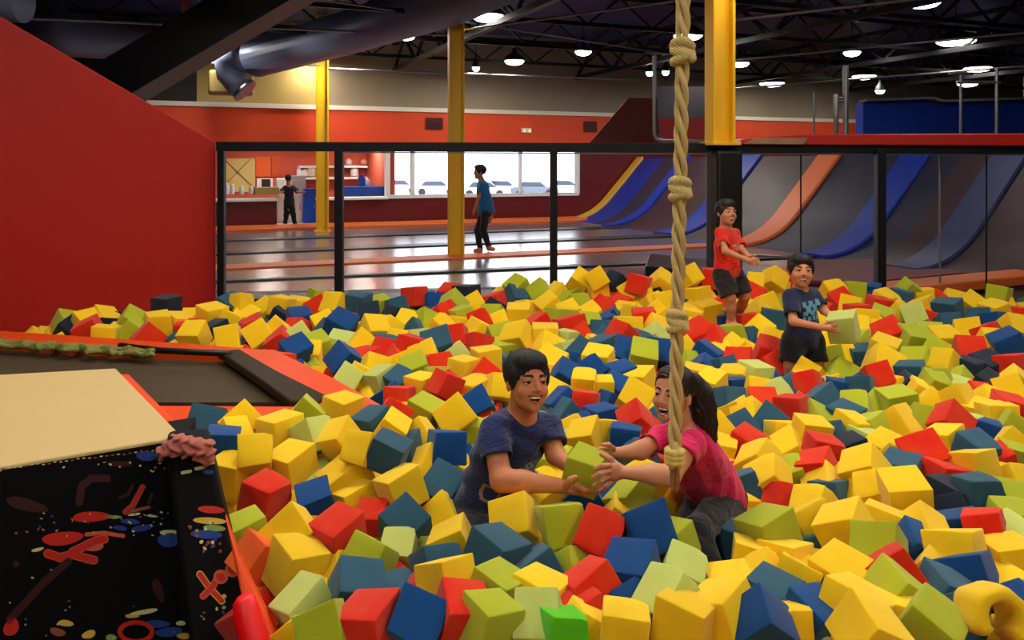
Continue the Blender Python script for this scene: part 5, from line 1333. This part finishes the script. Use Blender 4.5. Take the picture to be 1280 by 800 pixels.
# ------------------------------------------------------------ the pile of foam cubes
def segd(p, a, b):
    ab = b-a; L = ab.dot(ab)
    t = 0 if L < 1e-9 else max(0, min(1, (p-a).dot(ab)/L))
    return (p-(a+ab*t)).length, a+ab*t
for c in info:                                   # cubes give way to arms, legs and bodies
    for _ in range(6):
        hit = False
        for a, b, r in limbs:
            dd, q = segd(c[3], a, b); need = r+c[4]*.47
            if dd < need:
                ray = (c[3]-Vector((0, 0, ZC))).normalized(); s_ = -1 if c[5] >= 1 and c[3].y < q.y+.05 else 1
                c[3] = c[3]+ray*s_*(need-dd)*.6; hit = True
        if not hit: break
def held(name_, k, p, size_, rot, label, seed_=1):
    me = cube_mesh(k, seed_); o = bpy.data.objects.new('foam_cube', me); COL.objects.link(o); o.location = p; o.rotation_euler = rot; o.scale = [size_/CS]*3
    tag(o, label, 'foam cube', 'foam cubes held by children'); return o
held('', 'g', P(732, 588, 2.79), .120, Euler((math.radians(6), math.radians(13), math.radians(-25))), 'green foam cube held between the hands of the kneeling boy and the laughing girl', 3)
held('', 'l', P(1054, 408, 4.80), .150, Euler((math.radians(12), math.radians(-8), math.radians(-32))), 'pale green foam cube in the hands of the boy with the pale blue print', 4)
# which 300 show largest
order = sorted(range(len(info)), key=lambda i: -(info[i][4]/info[i][3].y*(1+.12*info[i][5])))
solo = set(order[:298])
# labels: colour, where it lies, and what touches it
MARKS = [((320, 600), 'beside the confetti-patterned pad'), ((300, 660), 'beside the confetti-patterned pad'), ((335, 735), 'by the orange edge strip'), ((360, 540), 'below the trampoline pad'), ((300, 535), 'below the trampoline pad'), ((440, 530), 'below the trampoline corner'),
         ((560, 560), "behind the kneeling boy's back"), ((540, 620), "behind the kneeling boy's back"), ((555, 690), "behind the kneeling boy's knee"), ((610, 740), "in front of the kneeling boy's knee"), ((645, 670), "at the kneeling boy's lap"), ((720, 660), 'below the held green cube'), ((710, 540), 'above the held green cube'),
         ((800, 620), "below the girl's forearms"), ((780, 540), "above the girl's forearms"), ((840, 700), "by the girl's knee"), ((810, 750), "in front of the girl's shins"), ((915, 690), "behind the girl's shin"), ((930, 560), "behind the girl's back"), ((905, 500), "behind the girl's ponytail"), ((680, 790), 'at the bottom edge, below the held cube'),
         ((420, 740), 'in the near left of the pit'), ((500, 780), 'at the bottom edge, left of the kneeling boy'), ((440, 640), 'between patterned pad and kneeling boy'), ((500, 480), 'beyond the trampoline corner'), ((740, 470), 'between the two front heads'), ((970, 770), 'at the bottom edge, right of the girl'),
         ((1100, 780), 'at the bottom edge under the held pale cube'), ((1240, 770), 'in the near right corner'), ((1180, 680), 'in the near right of the pit'), ((1040, 640), 'between the girl and the right side'), ((1000, 510), "before the navy-shirted boy's legs"), ((1080, 520), 'in front of the boy in black shorts, to his left'),
         ((1180, 560), 'midway along the right of the pit'), ((1250, 600), 'at the right edge of the pit'), ((1250, 500), 'far up the right edge of the pit'), ((1150, 440), 'beyond the boy holding the pale cube'), ((620, 430), "beyond the kneeling boy's head"), ((430, 420), 'at the end of the trampoline'), ((240, 405), 'at the foot of the red panel')]
def near_mark(x, y): return min(MARKS, key=lambda m: (m[0][0]-x)**2+((m[0][1]-y)*1.2)**2)[1]
pp = [(c[1], c[2]) for c in info]
XY = [proj(c[3]) for c in info]
def nb(i, dx, dy):
    best = None
    for j in range(len(info)):
        if j == i: continue
        vx, vy = XY[j][0]-XY[i][0], XY[j][1]-XY[i][1]; L = math.hypot(vx, vy)
        if L < 1: continue
        if (vx*dx+vy*dy)/L > .72 and (best is None or L < best[0]): best = (L, j)
    return SHORT[info[best[1]][0]] if best and best[0] < 120 else None
SHORT = {'y': 'yellow', 'g': 'lime', 'l': 'pale green', 'b': 'blue', 't': 'slate', 'n': 'navy', 'r': 'red', 'o': 'orange', 'v': 'vivid green'}
used = set(); cand = {}
def options(i):
    nm = FOAM[info[i][0]][0]; mk = near_mark(*XY[i]); N4 = {k: nb(i, *v) for k, v in {'above': (0, -1), 'below': (0, 1), 'left': (-1, 0), 'right': (1, 0)}.items()}
    T = {'above': '%s above', 'below': '%s below', 'left': '%s at left', 'right': '%s at right'}
    keys = [k for k in N4 if N4[k]]
    import itertools
    for n in (1, 2, 3, 4):
        for co in itertools.combinations(keys, n):
            yield '%s foam cube %s, %s' % (nm, mk, ', '.join(T[k] % N4[k] for k in co))
taken = {}
alls = {i: list(options(i)) for i in range(len(info))}
count = {}
for i in alls:
    for l in set(alls[i]): count[l] = count.get(l, 0)+1
def label_of(i):
    for l in alls[i]:
        if count[l] == 1 and len(l.split()) <= 16: return l
    ok = [l for l in alls[i] if len(l.split()) <= 16]
    return ok[-1] if ok else '%s foam cube %s' % (FOAM[info[i][0]][0], near_mark(*XY[i]))
labs = {i: label_of(i) for i in solo}
dupn = {}
for i in solo: dupn.setdefault(labs[i], []).append(i)
for l, ids in dupn.items():
    if len(ids) > 1:
        ids.sort(key=lambda i: XY[i][1])
        for n, i in enumerate(ids):
            w = ('nearer of a look-alike pair' if n else 'farther of a look-alike pair') if len(ids) == 2 else ('farthest', 'middle', 'nearest')[min(n, 2)]+' of three alike'
            base_ = l.split(',')[0]; labs[i] = ' '.join((base_+', '+l.split(',')[1].strip()+', '+w).split()[:16])
for i in sorted(solo):
    k, px, py, p, sz, lay, rot, gi = info[i]
    o = bpy.data.objects.new('foam_cube', cube_mesh(k, gi)); COL.objects.link(o)
    o.location = p; o.rotation_euler = rot; o.scale = [sz/CS*f for f in (R.uniform(.97, 1.08), R.uniform(.95, 1.05), R.uniform(.93, 1.03))]
    tag(o, labs[i], 'foam cube', 'foam cubes of the pit')
# everything beyond: one mass
vs_all = []; fs_all = []; mi_all = []; keys = list('ygbtnrlov'); off = 0
def addc(k, p, sz, rot, gi, lo=True):
    global off
    vs, fs = (GEO_LO if lo else GEO_HI)[gi]
    M = rot.to_matrix(); A_ = np.array([list(v) for v in vs])*sz@np.array(M).T+np.array(p)
    vs_all.append(A_); fs_all.extend([[off+i for i in f] for f in fs]); mi_all.extend([keys.index(k)]*len(fs)); off += len(vs)
for i in range(len(info)):
    if i in solo: continue
    k, px, py, p, sz, lay, rot, gi = info[i]; addc(k, p, sz*1.03, rot, gi, False)
# curled foam piece
def curled():
    c = P(1240, 768, 2.12); x_ = Vector((1, 0, 0)); z_ = Vector((0, .35, .94)); y_ = Vector((0, .94, -.35))
    out, inn = [], []
    for i in range(23):
        a = math.radians(-60+i*12.5); wob = 1+.05*math.sin(i*1.3)
        out.append(c+x_*math.cos(a)*.078*wob+z_*math.sin(a)*.074*wob); inn.append(c+x_*math.cos(a)*.036+z_*math.sin(a)*.034)
    mb = MB().use(foam_mat('y')); n = len(out); vs = []; fs = []
    prof = ((0, 0), (.12, .02), (.88, .02), (1, 0)); D_ = .135
    ringp = []
    for o_, i_ in zip(out, inn):
        m_ = (o_+i_)/2; h = (o_-i_)/2; r_ = []
        for k in range(20):
            t = 2*math.pi*k/20; cx_, sx_ = math.cos(t), math.sin(t)
            q_ = 4.0; w_ = (abs(cx_)**q_+abs(sx_)**q_)**(-1/q_)
            r_.append(m_+h*cx_*w_+y_*(sx_*w_*D_/2))
        ringp.append(r_)
    for r_ in ringp: vs += r_
    for i in range(n-1):
        for k in range(20): fs.append((i*20+k, i*20+(k+1) % 20, (i+1)*20+(k+1) % 20, (i+1)*20+k))
    fs.append(tuple(range(19, -1, -1))); fs.append(tuple((n-1)*20+k for k in range(20)))
    mb.add(vs, fs, True); o = mb.build('curled_foam_piece', None, 'yellow foam piece curled into a ring in the near right corner of the pit', 'foam piece')
    for m_ in list(o.modifiers): o.modifiers.remove(m_)
curled()
# lower layers between and under them
PT = np.array([list(c[3]) for c in info]); 
def surf(x, y):
    w = np.exp(-((PT[:, 0]-x)**2+(PT[:, 1]-y)**2)/(2*.17**2))+1e-9
    return float((w*PT[:, 2]).sum()/w.sum()) if w.sum() > .05 else .02
def left_edge(y):                                 # left rim of the pit at distance y
    pts = [(1.2, -.38), (2.2, -.62), (2.62, -.92), (3.2, -1.25), (3.72, -1.60), (3.78, -1.2), (3.85, -.62), (4.0, -.6), (4.6, -1.0), (5.3, -1.62), (5.7, -4.0), (6.2, -4.1), (6.4, -4.0), (7.3, -2.75)]
    for (a, x0), (b, x1) in zip(pts, pts[1:]):
        if a <= y <= b: return x0+(x1-x0)*(y-a)/(b-a)
    return -.5 if y < 2 else -2.7
WTS = 'yyyyyyyggglbbtttnrrrr'
y = 1.1
while y < 7.15:
    x = left_edge(y)+.05; xmax = min(.66*y+.9, 6.0)
    while x < xmax:
        sfc = surf(x, y)
        for layer in (0, 1, 2):
            px_, py_ = x+R.uniform(-.05, .05), y+R.uniform(-.05, .05)
            if py_ > 7.1: py_ = 7.1
            z = sfc-.135-.12*layer+R.uniform(-.02, .02)
            if z < -.34: continue
            if y < 2.1 and layer == 0: z -= .02
            p = Vector((px_, py_, z))
            if any(segd(p, a, b)[0] < r+.075 for a, b, r in limbs): continue
            qx, qy = proj(p)
            if layer == 0 and py_ < 2.95 and (abs(qx-885) < 40 and 650 < qy < 750 or abs(qx-603) < 34 and 650 < qy < 715): continue
            addc(R.choice(WTS), p, CS*R.uniform(.9, 1.05), Euler([R.uniform(-.8, .8) for _ in range(3)]), R.randrange(NV_))
        x += .155
    y += .155
A_ = np.concatenate(vs_all)
me = bpy.data.meshes.new('foam_cube_pile'); o_ = Vector((1, 4, 0)); me.from_pydata((A_-np.array(o_)).tolist(), [], fs_all)
for k in keys: me.materials.append(foam_mat(k))
me.polygons.foreach_set('material_index', mi_all); me.polygons.foreach_set('use_smooth', [True]*len(fs_all)); me.update()
o = bpy.data.objects.new('foam_cube_pile', me); COL.objects.link(o); o.location = o_
tag(o, 'deep pile of yellow, green, blue and red foam cubes filling the far pit', 'foam cubes', kind='stuff')
# pit walls and bottom
m_pitpad = mat('dark_pit_lining', srgb(30, 26, 26), .7)
mb = MB().use(m_pitpad); mb.box((1.2, 4.2, -.43), (11.5, 6.2, .06)); mb.build('floor_pit', kind='structure', flat=True)

# ------------------------------------------------------------ camera, sky, settings
cam = bpy.data.cameras.new('camera'); co = bpy.data.objects.new('camera', cam); COL.objects.link(co); sc.camera = co
co.location = (0, 0, ZC); co.rotation_euler = (math.pi/2, 0, 0); cam.sensor_width = 36; cam.lens = F/1280*36; cam.shift_y = -(400-HY)/1280; cam.clip_start = .05; cam.clip_end = 300
wd = bpy.data.worlds.new('sky'); sc.world = wd; wd.use_nodes = True
bg = wd.node_tree.nodes['Background']; bg.inputs[0].default_value = (.86, .92, 1, 1); bg.inputs[1].default_value = SKY
L = bpy.data.lights.new('window_portal', 'AREA'); L.shape = 'RECTANGLE'; L.size = (uw1-uw0); L.size_y = zo-zs; L.cycles.is_portal = True
po = bpy.data.objects.new('window_portal', L); COL.objects.link(po); po.location = UV((uw0+uw1)/2, -.12, (zs+zo)/2)
po.rotation_euler = Vector(NV).to_track_quat('-Z', 'Z').to_euler()
for o in bpy.data.objects:
    if '_o' in o: del o['_o']
sc.view_settings.view_transform = 'Standard'; sc.view_settings.look = 'None'; sc.view_settings.gamma = 1; sc.view_settings.exposure = EXPO
sc.view_settings.use_curve_mapping = False
sc.cycles.use_denoising = True; sc.cycles.max_bounces = 6; sc.cycles.diffuse_bounces = 3; sc.cycles.glossy_bounces = 3
sc.cycles.sample_clamp_indirect = 6
